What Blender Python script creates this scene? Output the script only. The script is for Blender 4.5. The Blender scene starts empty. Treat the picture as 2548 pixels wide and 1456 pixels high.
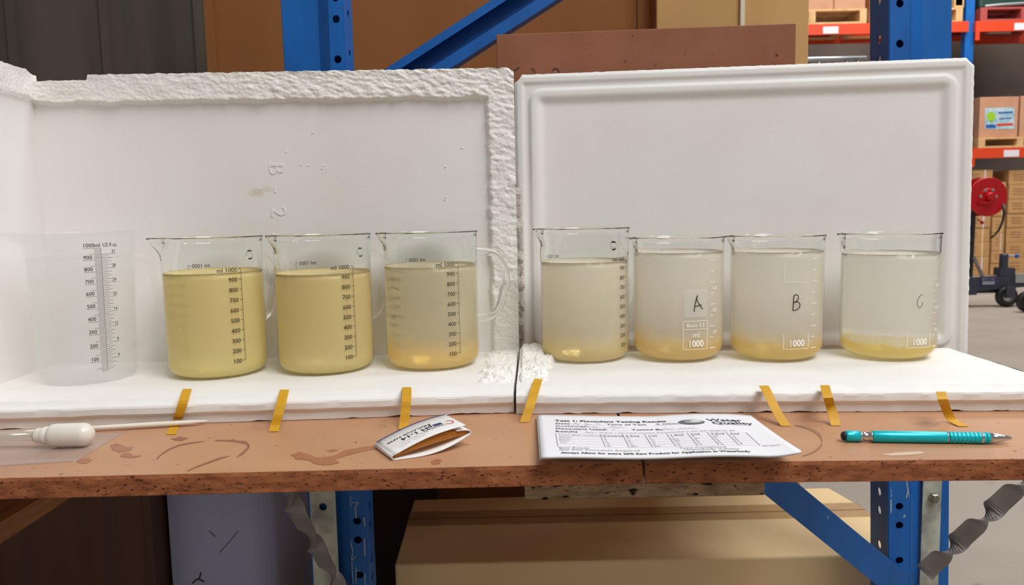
import bpy, bmesh, math, random
from math import sin, cos, pi, sqrt, exp, atan2
from mathutils import Vector, Matrix, noise

sc = bpy.context.scene
col = sc.collection
random.seed(7)

# ------------------------------------------------------------------ camera
FPX, CZ, PITCH, ROLL = 1950.0, 0.917, math.radians(6.0), 0.021
FWD = Vector((0, cos(PITCH), -sin(PITCH)))
UP0 = Vector((0, sin(PITCH), cos(PITCH)))
RT0 = Vector((1, 0, 0))
RT = RT0 * cos(ROLL) - UP0 * sin(ROLL)
UP = UP0 * cos(ROLL) + RT0 * sin(ROLL)
CAM = Vector((0, 0, CZ))
cd = bpy.data.cameras.new('camera')
cd.sensor_width = 36.0
cd.lens = FPX / 2548 * 36.0
cd.clip_start, cd.clip_end = 0.02, 60
cd.dof.use_dof = True
cd.dof.focus_distance = 0.84
cd.dof.aperture_fstop = 13
cam = bpy.data.objects.new('camera', cd)
M = Matrix.Identity(4)
for i in range(3):
    M[i][0], M[i][1], M[i][2], M[i][3] = RT[i], UP[i], -FWD[i], CAM[i]
cam.matrix_world = M
col.objects.link(cam)
sc.camera = cam

# ------------------------------------------------------------------ world, lights, exposure
w = bpy.data.worlds.new('world')
sc.world = w
w.use_nodes = True
bg = w.node_tree.nodes['Background']
bg.inputs[0].default_value = (1.0, 0.985, 0.97, 1)
bg.inputs[1].default_value = 0.23


def area(name, loc, target, sx, sy, power, color):
    l = bpy.data.lights.new(name, 'AREA')
    l.shape = 'RECTANGLE'
    l.size, l.size_y, l.energy, l.color = sx, sy, power, color
    o = bpy.data.objects.new(name, l)
    o.location = loc
    o.rotation_euler = (Vector(target) - Vector(loc)).to_track_quat('-Z', 'Y').to_euler()
    col.objects.link(o)
    return o


area('roof_skylight', (1.4, -0.8, 3.9), (0.1, 0.9, 0.8), 1.9, 1.9, 112, (1.0, 0.985, 0.97))
area('side_skylight', (3.2, 1.5, 4.4), (0.3, 1.1, 0.6), 1.1, 1.1, 58, (0.93, 0.97, 1.0))
area('roof_skylight', (5.0, 6.5, 6.0), (5.0, 8.5, 0.8), 4.0, 3.0, 420, (1.0, 0.97, 0.93))

vs = sc.view_settings
vs.view_transform = 'Standard'
vs.look = 'None'
vs.gamma = 1.0
vs.use_curve_mapping = False
vs.exposure = 0.0
sc.cycles.max_bounces = 14
sc.cycles.transmission_bounces = 14
sc.cycles.transparent_max_bounces = 24
sc.cycles.diffuse_bounces = 4
sc.cycles.adaptive_threshold = 0.05
sc.cycles.use_denoising = True
sc.cycles.sample_clamp_indirect = 0.0

# ------------------------------------------------------------------ helpers
Z0 = 0.72            # top of the workbench boards


def ray(x, y):
    return FWD + RT * ((x - 1274) / FPX) - UP * ((y - 728) / FPX)


def G(x, y, z=Z0):
    """where the sight line of a photo point meets the level z"""
    d = ray(x, y)
    return CAM + d * ((z - CZ) / d.z)


def P(x, y, Y):
    """... meets the depth Y"""
    d = ray(x, y)
    return CAM + d * (Y / d.y)


def s2l(v):
    v /= 255.0
    return v / 12.92 if v <= 0.04045 else ((v + 0.055) / 1.055) ** 2.4


def C(r, g, b):
    return (s2l(r), s2l(g), s2l(b), 1)


def fbm(p, sc_=1.0, o=4):
    return noise.fractal(Vector(p) * sc_, 0.9, 2.1, o)


def sstep(a_, b_, x):
    t = min(1, max(0, (x - a_) / (b_ - a_)))
    return t * t * (3 - 2 * t)


class MB:
    def __init__(s):
        s.v, s.f = [], []

    def add(s, vs_, fs):
        n = len(s.v)
        s.v += [Vector(p) for p in vs_]
        s.f += [tuple(i + n for i in f) for f in fs]
        return s

    def hexa(s, a):  # 8 corners: bottom 4 ccw, top 4 ccw
        return s.add(a, [(3, 2, 1, 0), (4, 5, 6, 7), (0, 1, 5, 4), (1, 2, 6, 5), (2, 3, 7, 6), (3, 0, 4, 7)])

    def box(s, x0, x1, y0, y1, z0, z1):
        return s.hexa([(x0, y0, z0), (x1, y0, z0), (x1, y1, z0), (x0, y1, z0), (x0, y0, z1), (x1, y0, z1), (x1, y1, z1), (x0, y1, z1)])

    def bar(s, a, b, wv, tv):
        """box from a to b with half-width vector wv and half-thickness vector tv"""
        a, b, wv, tv = Vector(a), Vector(b), Vector(wv), Vector(tv)
        return s.hexa([a - wv - tv, a + wv - tv, a + wv + tv, a - wv + tv, b - wv - tv, b + wv - tv, b + wv + tv, b - wv + tv])

    def tube(s, pts, r, n=10, caps=True, rz=None):
        pts = [Vector(p) for p in pts]
        rr = r if isinstance(r, (list, tuple)) else [r] * len(pts)
        t0 = (pts[1] - pts[0]).normalized()
        a = t0.orthogonal().normalized()
        base = len(s.v)
        for i, p in enumerate(pts):
            t = (pts[min(i + 1, len(pts) - 1)] - pts[max(i - 1, 0)]).normalized()
            a = (a - t * a.dot(t)).normalized()
            b = t.cross(a)
            for k in range(n):
                q = 2 * pi * k / n
                s.v.append(p + (a * cos(q) + b * sin(q)) * rr[i])
        for i in range(len(pts) - 1):
            for k in range(n):
                k2 = (k + 1) % n
                s.f.append((base + i * n + k, base + i * n + k2, base + (i + 1) * n + k2, base + (i + 1) * n + k))
        if caps:
            s.f.append(tuple(base + k for k in reversed(range(n))))
            e = base + (len(pts) - 1) * n
            s.f.append(tuple(e + k for k in range(n)))
        return s

    def lathe(s, prof, n=48, M_=None, close=True):
        """profile of (r, z); first and last points with r = 0 are poles"""
        base = len(s.v)
        idx = []
        for (r, z) in prof:
            if r < 1e-9:
                s.v.append(Vector((0, 0, z)))
                idx.append([len(s.v) - 1] * n)
            else:
                row = []
                for k in range(n):
                    q = 2 * pi * k / n
                    s.v.append(Vector((r * cos(q), r * sin(q), z)))
                    row.append(len(s.v) - 1)
                idx.append(row)
        for i in range(len(prof) - 1):
            A, B = idx[i], idx[i + 1]
            for k in range(n):
                k2 = (k + 1) % n
                f = []
                for q in (A[k], A[k2], B[k2], B[k]):
                    if q not in f:
                        f.append(q)
                if len(f) > 2:
                    s.f.append(tuple(f))
        if M_ is not None:
            for i in range(base, len(s.v)):
                s.v[i] = M_ @ s.v[i]
        return s

    def prism(s, poly, vec):
        n = len(poly)
        poly = [Vector(p) for p in poly]
        vec = Vector(vec)
        return s.add(poly + [p + vec for p in poly],
                     [tuple(reversed(range(n))), tuple(range(n, 2 * n))] + [(i, (i + 1) % n, n + (i + 1) % n, n + i) for i in range(n)])

    def grid(s, fn, nu, nv, flip=False):
        base = len(s.v)
        for j in range(nv + 1):
            for i in range(nu + 1):
                s.v.append(Vector(fn(i / nu, j / nv)))
        for j in range(nv):
            for i in range(nu):
                a = base + j * (nu + 1) + i
                q = (a, a + 1, a + nu + 2, a + nu + 1)
                s.f.append(q[::-1] if flip else q)
        return s

    def build(s, name, mat, parent=None, smooth=False, world=True, fix=False, bevel=0.0, solid=0.0, sharp=0.0):
        """one mesh object; with world=True coordinates are taken relative to the parent's place"""
        off = Vector((0, 0, 0))
        if parent is not None and world:
            p = parent
            while p is not None:
                off += Vector(p.location)
                p = p.parent
        me = bpy.data.meshes.new(name)
        me.from_pydata([tuple(v - off) for v in s.v], [], s.f)
        if fix:
            bm = bmesh.new()
            bm.from_mesh(me)
            bmesh.ops.remove_doubles(bm, verts=bm.verts, dist=1e-6)
            bmesh.ops.recalc_face_normals(bm, faces=bm.faces)
            bm.to_mesh(me)
            bm.free()
        if smooth:
            me.polygons.foreach_set('use_smooth', [True] * len(me.polygons))
        if sharp:
            me.set_sharp_from_angle(angle=math.radians(sharp))
        me.materials.append(mat)
        o = bpy.data.objects.new(name, me)
        col.objects.link(o)
        if parent is not None:
            o.parent = parent
        if solid:
            m = o.modifiers.new('thickness', 'SOLIDIFY')
            m.thickness = solid
            m.offset = 0
        if bevel:
            m = o.modifiers.new('bevel', 'BEVEL')
            m.width = bevel
            m.segments = 2
            m.limit_method = 'ANGLE'
        me.update()
        return o


def thing(name, label, cat, loc=(0, 0, 0), rotz=0.0, group=None):
    o = bpy.data.objects.new(name, None)
    o.empty_display_size = 0.02
    o.location = loc
    o.rotation_euler = (0, 0, rotz)
    col.objects.link(o)
    o['label'], o['category'] = label, cat
    if group:
        o['group'] = group
    return o


def tag(o, label, cat, group=None):
    o['label'], o['category'] = label, cat
    if group:
        o['group'] = group
    return o


def struct(o):
    o['kind'] = 'structure'
    return o


_tc = {}


def text_tris(s):
    """flat triangles of a line of lettering, size 1, left aligned on the base line"""
    if s not in _tc:
        cu = bpy.data.curves.new('lettering', 'FONT')
        cu.body = s
        cu.resolution_u = 2
        o = bpy.data.objects.new('lettering', cu)
        me = o.to_mesh()
        vv = [(v.co.x, v.co.y) for v in me.vertices]
        ff = [tuple(p.vertices) for p in me.polygons]
        o.to_mesh_clear()
        bpy.data.objects.remove(o)
        bpy.data.curves.remove(cu)
        _tc[s] = (vv, ff, max([v[0] for v in vv] or [0]))
    return _tc[s]


def put_text(mb, s, size, fn, x=0, y=0, sx=1.0, align='l', bold=0.0):
    """lettering with its base line at (x, y) of the surface map fn(u, v) -> point"""
    vv, ff, wd = text_tris(s)
    wd *= size * sx
    ox = x - (wd if align == 'r' else wd / 2 if align == 'c' else 0)
    offs = [(0, 0)] if not bold else [(-bold, 0), (bold, 0), (0, bold), (0, -bold)]
    for (bx, by) in offs:
        mb.add([fn(ox + a * size * sx + bx, y + b * size + by) for a, b in vv], ff)


def put_line(mb, fn, a, b, wd, n=1):
    """a straight printed line of width wd between surface points a and b"""
    dx, dy = b[0] - a[0], b[1] - a[1]
    L = sqrt(dx * dx + dy * dy) or 1
    nx, ny = -dy / L * wd / 2, dx / L * wd / 2
    vs_, fs = [], []
    for i in range(n + 1):
        t = i / n
        px, py = a[0] + dx * t, a[1] + dy * t
        vs_ += [fn(px + nx, py + ny), fn(px - nx, py - ny)]
        if i:
            k = 2 * i
            fs.append((k - 2, k - 1, k + 1, k))
    mb.add(vs_, fs)


def put_stroke(mb, fn, pts, wd):
    for a, b in zip(pts[:-1], pts[1:]):
        put_line(mb, fn, a, b, wd)


# ------------------------------------------------------------------ materials
def nodes_of(name):
    m = bpy.data.materials.new(name)
    m.use_nodes = True
    nt = m.node_tree
    for n in list(nt.nodes):
        nt.nodes.remove(n)
    out = nt.nodes.new('ShaderNodeOutputMaterial')
    return m, nt, out


def N(nt, t, **kw):
    n = nt.nodes.new(t)
    for k, v in kw.items():
        if k in n.inputs:
            n.inputs[k].default_value = v
        else:
            setattr(n, k, v)
    return n


def pm(name, base, rough=0.6, metal=0.0, alt=None, nscale=20, nlo=0.4, nhi=0.7, detail=6, spots=None, sscale=100, slo=0.62, shi=0.7,
       bump=0.0, bscale=100, bdist=0.001, stretch=(1, 1, 1), spec=0.5, sss=0.0, sss_r=0.01, bvor=False):
    m, nt, out = nodes_of(name)
    b = N(nt, 'ShaderNodeBsdfPrincipled')
    b.inputs['Roughness'].default_value = rough
    b.inputs['Metallic'].default_value = metal
    b.inputs['Specular IOR Level'].default_value = spec
    b.inputs['Base Color'].default_value = base
    if sss:
        b.inputs['Subsurface Weight'].default_value = sss
        b.inputs['Subsurface Scale'].default_value = sss_r
        b.inputs['Subsurface Radius'].default_value = (1.0, 0.8, 0.6)
    tc = N(nt, 'ShaderNodeTexCoord')
    mp = N(nt, 'ShaderNodeMapping')
    mp.inputs['Scale'].default_value = stretch
    nt.links.new(tc.outputs['Object'], mp.inputs[0])
    last = None
    if alt is not None:
        no = N(nt, 'ShaderNodeTexNoise')
        no.inputs['Scale'].default_value = nscale
        no.inputs['Detail'].default_value = detail
        nt.links.new(mp.outputs[0], no.inputs['Vector'])
        mr = N(nt, 'ShaderNodeMapRange')
        mr.inputs[1].default_value, mr.inputs[2].default_value = nlo, nhi
        nt.links.new(no.outputs['Fac'], mr.inputs[0])
        mx = N(nt, 'ShaderNodeMix', data_type='RGBA')
        mx.inputs[6].default_value, mx.inputs[7].default_value = base, alt
        nt.links.new(mr.outputs[0], mx.inputs[0])
        last = mx.outputs[2]
    if spots is not None:
        no = N(nt, 'ShaderNodeTexNoise')
        no.inputs['Scale'].default_value = sscale
        no.inputs['Detail'].default_value = 3
        nt.links.new(mp.outputs[0], no.inputs['Vector'])
        mr = N(nt, 'ShaderNodeMapRange')
        mr.inputs[1].default_value, mr.inputs[2].default_value = slo, shi
        nt.links.new(no.outputs['Fac'], mr.inputs[0])
        mx = N(nt, 'ShaderNodeMix', data_type='RGBA')
        mx.inputs[6].default_value, mx.inputs[7].default_value = base, spots
        if last is not None:
            nt.links.new(last, mx.inputs[6])
        nt.links.new(mr.outputs[0], mx.inputs[0])
        last = mx.outputs[2]
    if last is not None:
        nt.links.new(last, b.inputs['Base Color'])
    if bump:
        if bvor:
            no = N(nt, 'ShaderNodeTexVoronoi')
            no.inputs['Scale'].default_value = bscale
            o_ = no.outputs['Distance']
        else:
            no = N(nt, 'ShaderNodeTexNoise')
            no.inputs['Scale'].default_value = bscale
            no.inputs['Detail'].default_value = 5
            o_ = no.outputs['Fac']
        nt.links.new(mp.outputs[0], no.inputs['Vector'])
        bp = N(nt, 'ShaderNodeBump')
        bp.inputs['Strength'].default_value = bump
        bp.inputs['Distance'].default_value = bdist
        nt.links.new(o_, bp.inputs['Height'])
        nt.links.new(bp.outputs[0], b.inputs['Normal'])
    nt.links.new(b.outputs[0], out.inputs[0])
    return m


def glass_mat(name, color=(0.993, 0.998, 0.993, 1), ior=1.45, part=1.0):
    """clear glass: part = 1 refracts as a solid wall, part = 0 is a wetted wall whose inner face water makes vanish"""
    m, nt, out = nodes_of(name)
    g = N(nt, 'ShaderNodeBsdfGlass')
    g.inputs['Color'].default_value = color
    g.inputs['Roughness'].default_value = 0.0
    g.inputs['IOR'].default_value = ior
    t = N(nt, 'ShaderNodeBsdfTransparent')
    t.inputs[0].default_value = color
    gl = N(nt, 'ShaderNodeBsdfGlossy')
    gl.inputs['Roughness'].default_value = 0.02
    lw = N(nt, 'ShaderNodeLayerWeight')
    pw = N(nt, 'ShaderNodeMath', operation='POWER')
    pw.inputs[1].default_value = 5.0
    nt.links.new(lw.outputs['Facing'], pw.inputs[0])
    fr = N(nt, 'ShaderNodeMath', operation='MULTIPLY_ADD')
    fr.inputs[1].default_value = 0.45
    fr.inputs[2].default_value = 0.012
    nt.links.new(pw.outputs[0], fr.inputs[0])
    a_ = N(nt, 'ShaderNodeMixShader')
    nt.links.new(fr.outputs[0], a_.inputs[0])
    nt.links.new(t.outputs[0], a_.inputs[1])
    nt.links.new(gl.outputs[0], a_.inputs[2])
    b_ = N(nt, 'ShaderNodeMixShader')
    b_.inputs[0].default_value = part
    nt.links.new(a_.outputs[0], b_.inputs[1])
    nt.links.new(g.outputs[0], b_.inputs[2])
    nt.links.new(b_.outputs[0], out.inputs[0])
    return m


def liquid_mat(name, top, bottom, z_lo, z_hi, turb_top, turb_bot, dif_top, dif_bot):
    """turbid water: tinted refraction mixed with the haze of the suspended floc, denser below z_hi"""
    m, nt, out = nodes_of(name)
    tc = N(nt, 'ShaderNodeTexCoord')
    sp = N(nt, 'ShaderNodeSeparateXYZ')
    nt.links.new(tc.outputs['Object'], sp.inputs[0])
    no = N(nt, 'ShaderNodeTexNoise')
    no.inputs['Scale'].default_value = 28
    nt.links.new(tc.outputs['Object'], no.inputs['Vector'])
    ma = N(nt, 'ShaderNodeMath', operation='MULTIPLY_ADD')
    ma.inputs[1].default_value = 0.012
    nt.links.new(no.outputs['Fac'], ma.inputs[0])
    nt.links.new(sp.outputs['Z'], ma.inputs[2])
    mr = N(nt, 'ShaderNodeMapRange', interpolation_type='SMOOTHSTEP')
    mr.inputs[1].default_value, mr.inputs[2].default_value = z_lo + 0.006, z_hi + 0.006
    nt.links.new(ma.outputs[0], mr.inputs[0])

    def mixc(a, b):
        x = N(nt, 'ShaderNodeMix', data_type='RGBA')
        x.inputs[6].default_value, x.inputs[7].default_value = a, b
        nt.links.new(mr.outputs[0], x.inputs[0])
        return x.outputs[2]
    g = N(nt, 'ShaderNodeBsdfGlass')
    g.inputs['IOR'].default_value = 1.33
    nt.links.new(mixc(bottom, top), g.inputs['Color'])
    d = N(nt, 'ShaderNodeBsdfTranslucent')
    d2 = N(nt, 'ShaderNodeBsdfDiffuse')
    cc = mixc(dif_bot, dif_top)
    nt.links.new(cc, d.inputs['Color'])
    nt.links.new(cc, d2.inputs['Color'])
    ds = N(nt, 'ShaderNodeMixShader')
    ds.inputs[0].default_value = 0.8
    nt.links.new(d.outputs[0], ds.inputs[1])
    nt.links.new(d2.outputs[0], ds.inputs[2])
    f = N(nt, 'ShaderNodeMapRange')
    f.inputs[3].default_value, f.inputs[4].default_value = turb_bot, turb_top
    nt.links.new(mr.outputs[0], f.inputs[0])
    mx = N(nt, 'ShaderNodeMixShader')
    nt.links.new(f.outputs[0], mx.inputs[0])
    nt.links.new(g.outputs[0], mx.inputs[1])
    nt.links.new(ds.outputs[0], mx.inputs[2])
    nt.links.new(mx.outputs[0], out.inputs[0])
    return m


def veil_mat(name, color, opacity, rough=0.25, gloss=0.06):
    """thin see-through film: part clear, part milky, faintly glossy"""
    m, nt, out = nodes_of(name)
    t = N(nt, 'ShaderNodeBsdfTransparent')
    d = N(nt, 'ShaderNodeBsdfDiffuse')
    d.inputs[0].default_value = color
    tl = N(nt, 'ShaderNodeBsdfTranslucent')
    tl.inputs[0].default_value = color
    a = N(nt, 'ShaderNodeMixShader')
    a.inputs[0].default_value = 0.5
    nt.links.new(d.outputs[0], a.inputs[1])
    nt.links.new(tl.outputs[0], a.inputs[2])
    b = N(nt, 'ShaderNodeMixShader')
    b.inputs[0].default_value = opacity
    nt.links.new(t.outputs[0], b.inputs[1])
    nt.links.new(a.outputs[0], b.inputs[2])
    g = N(nt, 'ShaderNodeBsdfGlossy')
    g.inputs['Roughness'].default_value = rough
    c = N(nt, 'ShaderNodeMixShader')
    c.inputs[0].default_value = gloss
    nt.links.new(b.outputs[0], c.inputs[1])
    nt.links.new(g.outputs[0], c.inputs[2])
    nt.links.new(c.outputs[0], out.inputs[0])
    return m


foam_m = pm('white_foam', C(238, 236, 233), 0.55, alt=C(234, 231, 227), nscale=9, bump=0.10, bscale=380, bdist=0.0004, bvor=True, spec=0.35)
torn_m = pm('torn_foam', C(240, 237, 232), 0.6, bump=0.55, bscale=240, bdist=0.0012, bvor=True, spec=0.4)
board_m = pm('particleboard_face', C(194, 146, 110), 0.42, alt=C(180, 131, 97), nscale=7, spots=C(120, 76, 52), sscale=160, slo=0.68, shi=0.76,
             bump=0.12, bscale=60, spec=0.45)
edge_m = pm('particleboard_edge', C(164, 100, 64), 0.8, alt=C(130, 74, 46), nscale=120, spots=C(62, 32, 22), sscale=460, slo=0.61, shi=0.67,
            bump=0.6, bscale=260, bdist=0.001, stretch=(0.55, 1, 1.3), spec=0.2)
edge2_m = pm('grey_particleboard_edge', C(176, 150, 118), 0.85, alt=C(140, 116, 88), nscale=110, spots=C(40, 30, 24), sscale=190, slo=0.60, shi=0.66,
             bump=0.9, bscale=260, bdist=0.002, stretch=(0.5, 1, 1.3), spec=0.2)
hard_m = pm('brown_board', C(146, 94, 68), 0.6, alt=C(134, 82, 58), nscale=12, spots=C(92, 54, 40), sscale=75, slo=0.68, shi=0.74, bump=0.15, bscale=150, spec=0.3)
card_m = pm('cardboard', C(142, 92, 52), 0.75, alt=C(132, 84, 46), nscale=5, bump=0.08, bscale=40, spec=0.2, stretch=(1, 1, 0.3))
card2_m = pm('pale_cardboard', C(236, 208, 160), 0.7, alt=C(228, 196, 146), nscale=4, bump=0.08, bscale=40, spec=0.25)
sheet_m = pm('sheet_cardboard', C(200, 158, 102), 0.7, alt=C(190, 146, 92), nscale=4, spec=0.25)
farcard_m = pm('carton_board', C(196, 152, 100), 0.8, alt=C(184, 140, 90), nscale=6)
farcard2_m = pm('pink_carton_board', C(196, 146, 116), 0.8, alt=C(188, 138, 108), nscale=6)
blue_m = pm('blue_rack_paint', C(0, 98, 180), 0.45, spots=C(150, 170, 190), sscale=38, slo=0.745, shi=0.76, alt=C(0, 88, 166), nscale=12,
            stretch=(3, 3, 1), bump=0.05, bscale=120)
galv_m = pm('galvanised_steel', C(206, 210, 196), 0.42, 0.35, alt=C(140, 142, 136), nscale=30)
steel_m = pm('dull_steel', C(150, 144, 142), 0.5, 0.35, alt=C(128, 124, 124), nscale=20)
bolt_m = pm('bolt_steel', C(170, 166, 150), 0.3, 0.9)
dark_m = pm('dark_shutter', C(88, 79, 68), 0.7, alt=C(56, 49, 43), nscale=1.6, stretch=(3, 1, 0.3))
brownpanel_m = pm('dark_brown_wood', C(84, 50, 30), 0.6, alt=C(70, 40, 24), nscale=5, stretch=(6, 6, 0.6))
grey_m = pm('scuffed_grey_metal', C(184, 190, 222), 0.5, alt=C(170, 176, 208), nscale=4, spots=C(70, 68, 70), sscale=22, slo=0.72, shi=0.76)
plank_m = pm('tan_plank', C(168, 120, 76), 0.55, alt=C(140, 92, 54), nscale=10, stretch=(12, 1, 12))
yellow_m = pm('indicator_paper', C(214, 160, 22), 0.6, alt=C(204, 150, 18), nscale=60)
amber_m = pm('indicator_leaves', C(214, 140, 40), 0.6, alt=C(186, 110, 22), nscale=220, stretch=(0.1, 0.1, 3))
paper_m = pm('white_paper', C(238, 238, 242), 0.6, alt=C(234, 234, 238), nscale=8, spec=0.3)
cover_m = pm('booklet_card', C(232, 230, 228), 0.45)
ink_m = pm('black_print', C(34, 32, 32), 0.6)
sheetink_m = pm('sheet_print', C(74, 72, 76), 0.6)
greyink_m = pm('grey_print', C(136, 134, 140), 0.6)
paleink_m = pm('pale_print', C(186, 184, 190), 0.6)
blueink_m = pm('navy_print', C(52, 54, 110), 0.5)
redink_m = pm('red_print', C(206, 60, 44), 0.5)
whiteink_m = pm('white_print', C(250, 246, 238), 0.5)
scale_m = pm('brown_black_print', C(58, 42, 26), 0.5)
marker_m = pm('marker_ink', C(62, 46, 46), 0.5)
teal_m = pm('turquoise_lacquer', C(0, 188, 202), 0.28, 0.2)
chrome_m = pm('chrome', C(215, 210, 206), 0.12, 1.0)
rubber_m = pm('black_rubber', C(30, 28, 28), 0.5)
bulb_m = pm('white_rubber', C(232, 226, 216), 0.3, sss=0.3, sss_r=0.006)
rod_m = pm('white_plastic', C(236, 230, 216), 0.35)
bag_m = veil_mat('clear_bag_film', (0.85, 0.83, 0.82, 1), 0.20, 0.12, 0.10)
tube_m = veil_mat('clear_tube_plastic', (0.86, 0.83, 0.74, 1), 0.35, 0.15, 0.08)
pp_m = veil_mat('translucent_polypropylene', (0.93, 0.93, 0.91, 1), 0.13, 0.3, 0.02)
label_m = veil_mat('frosted_label', (0.95, 0.93, 0.93, 1), 0.45, 0.4, 0.01)
label2_m = veil_mat('faint_frosted_label', (0.93, 0.91, 0.88, 1), 0.12, 0.4, 0.01)
tape_m = veil_mat('clear_packing_tape', (0.62, 0.44, 0.26, 1), 0.35, 0.18, 0.26)
stain_m = pm('rust_stain', C(162, 100, 70), 0.35, alt=C(176, 116, 84), nscale=40)
stain2_m = pm('dark_scuff', C(150, 100, 76), 0.5)
stain3_m = pm('pale_scrape', C(214, 184, 158), 0.5)
ring_m = pm('wet_ring', C(158, 112, 84), 0.4)
glass_m = glass_mat('beaker_glass', (0.995, 0.999, 0.995, 1), 1.42, 1.0)
wetglass_m = glass_mat('wetted_beaker_glass', (0.995, 0.998, 0.99, 1), 1.42, 0.0)
scratch_m = pm('dark_scratch', C(70, 66, 68), 0.7)
floor_m = pm('concrete_floor', C(172, 160, 148), 0.6, alt=C(154, 143, 132), nscale=1.6, spots=C(120, 110, 102), sscale=7, slo=0.68, shi=0.74)
wall_m = pm('concrete_wall', C(104, 90, 82), 0.85, alt=C(88, 76, 70), nscale=0.8)
orange_m = pm('orange_beam_paint', C(214, 66, 26), 0.45)
pallet_m = pm('pallet_timber', C(216, 176, 124), 0.75, alt=C(196, 152, 104), nscale=14)
redpallet_m = pm('red_plastic_pallet', C(170, 74, 70), 0.5)
green_m = pm('dark_green_cover', C(20, 54, 48), 0.5)
tag_m = pm('white_location_tag', C(225, 220, 226), 0.5)
reel_m = pm('red_reel_paint', C(196, 12, 24), 0.4)
chassis_m = pm('slate_paint', C(58, 62, 76), 0.45)
silver_m = pm('aluminium', C(190, 194, 196), 0.35, 0.8)
sticker_m = pm('carton_sticker', C(190, 208, 214), 0.5, alt=C(120, 170, 190), nscale=14)
lime_m = pm('lime_print', C(150, 196, 40), 0.5)
bluecap_m = pm('blue_plastic', C(40, 92, 170), 0.4)

# ------------------------------------------------------------------ setting: floor and walls
struct(MB().box(-6, 12, -3, 11.2, -0.1, 0).build('floor', floor_m))
struct(MB().box(-6, 12, 11.2, 11.4, 0, 6.5).build('wall_back', wall_m))
mb = MB()
mb.box(-3.6, -0.95, 2.60, 2.70, 0, 3.2)
wl = struct(mb.build('wall_left', dark_m))
# shutter folds on the dark wall
for k in range(9):
    x = -3.4 + k * 0.30
    MB().box(x, x + 0.025, 2.585, 2.60, 0, 3.2).build('panel_fold', dark_m, wl)

# ------------------------------------------------------------------ workbench boards
ZT = 0.016
EA, EB = G(0, 1191), G(1598, 1152)
EC, ED = G(1606, 1152), G(2548, 1143)


def board(name, a, b, ext_l, ext_r, yback, zt, thick, mtop, medge, label, cat, notch=None):
    d = (b - a).normalized()
    a2, b2 = a - d * ext_l, b + d * ext_r
    t = thing(name, label, cat, (a2.x, a2.y, zt - thick))
    n = 60
    # face
    m1 = MB()
    zb0 = zt - thick + 0.001
    poly = [(a2.x, a2.y + 0.0006, zb0), (b2.x, b2.y + 0.0006, zb0)]
    poly += [(b2.x, notch[1], zb0), (notch[0], notch[1], zb0), (notch[0], yback, zb0)] if notch else [(b2.x, yback, zb0)]
    poly += [(a2.x, yback, zb0)]
    m1.prism(poly, (0, 0, thick - 0.001))
    m1.build('board_body', mtop, t)
    m2 = MB()

    def fn(u, v):
        p = a2.lerp(b2, u)
        j = fbm((p.x * 60, v * 3, 1.3), 1.0) * 0.0005
        return (p.x, p.y - 0.0008 + j + (0.0009 if v > 0.95 else 0), zt - thick + v * thick + (fbm((p.x * 45, 3.3, v), 1.0) * 0.0004 if v > 0.5 else 0))
    m2.grid(fn, 400, 6)
    m2.grid(lambda u, v: (lambda p: (p.x, p.y - 0.0008 + v * 0.004, zt - thick - 0.0002))(a2.lerp(b2, u)), 40, 1, True)
    m2.build('cut_edge', medge, t)
    # end face at the joint
    return t


bl = board('bench_board', EA, EB, 0.25, 0.0, 1.068, Z0, ZT, board_m, edge_m, 'stained tan particleboard bench top under the torn foam box', 'board')
MB().box(-0.80, 0.56, 1.142, 1.59, 0.692, 0.703).build('shade_board', board_m, bl)  # unseen board, added to cast the shadow edge on the low carton
br = board('bench_board', EC, ED, 0.0, 0.30, 1.068, Z0, ZT, board_m, edge_m, 'tan particleboard bench top carrying the turquoise pen', 'board', (0.50, 0.80))
# dark crevice side of the joint
# smaller offcut beneath the joint
a, b = G(1306, 1207, Z0 - ZT), G(1902, 1200, Z0 - ZT)
yb = 0.62
a, b = P(1306, 1225, 0.618), P(1902, 1222, 0.618)
board('packing_board', Vector((a.x, 0.618, 0)), Vector((b.x, 0.618, 0)), 0, 0, 0.80, Z0 - ZT - 0.0004, 0.0215, edge2_m, edge2_m,
      'short greyish particleboard offcut fixed beneath the bench joint', 'board')


# stains, scratches and rings on the boards: thin wet or worn patches
def patch(parent, name, mat, outline, seed, dz=0.00025, jit=0.12):
    cx = sum(p[0] for p in outline) / len(outline)
    cy = sum(p[1] for p in outline) / len(outline)
    pts = []
    n = len(outline)
    for i in range(n):
        a_, b_ = outline[i], outline[(i + 1) % n]
        for k in range(4):
            t = k / 4
            x, y = a_[0] + (b_[0] - a_[0]) * t, a_[1] + (b_[1] - a_[1]) * t
            q = 1 + jit * noise.noise(Vector((x * 0.09, y * 0.2, seed)))
            pts.append(G(cx + (x - cx) * q, cy + (y - cy) * q, Z0 + dz))
    m = MB()
    pts = pts[::-1]
    m.add(pts, [tuple(range(len(pts)))])
    return m.build(name, mat, parent)


def streak(parent, name, mat, pts, wds, dz=0.0003):
    m = MB()
    vs_ = []
    for (x, y), wd in zip(pts, wds):
        vs_ += [G(x, y - wd / 2, Z0 + dz), G(x, y + wd / 2, Z0 + dz)]
    m.add(vs_, [(2 * i, 2 * i + 1, 2 * i + 3, 2 * i + 2) for i in range(len(pts) - 1)])
    return m.build(name, mat, parent)


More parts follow.
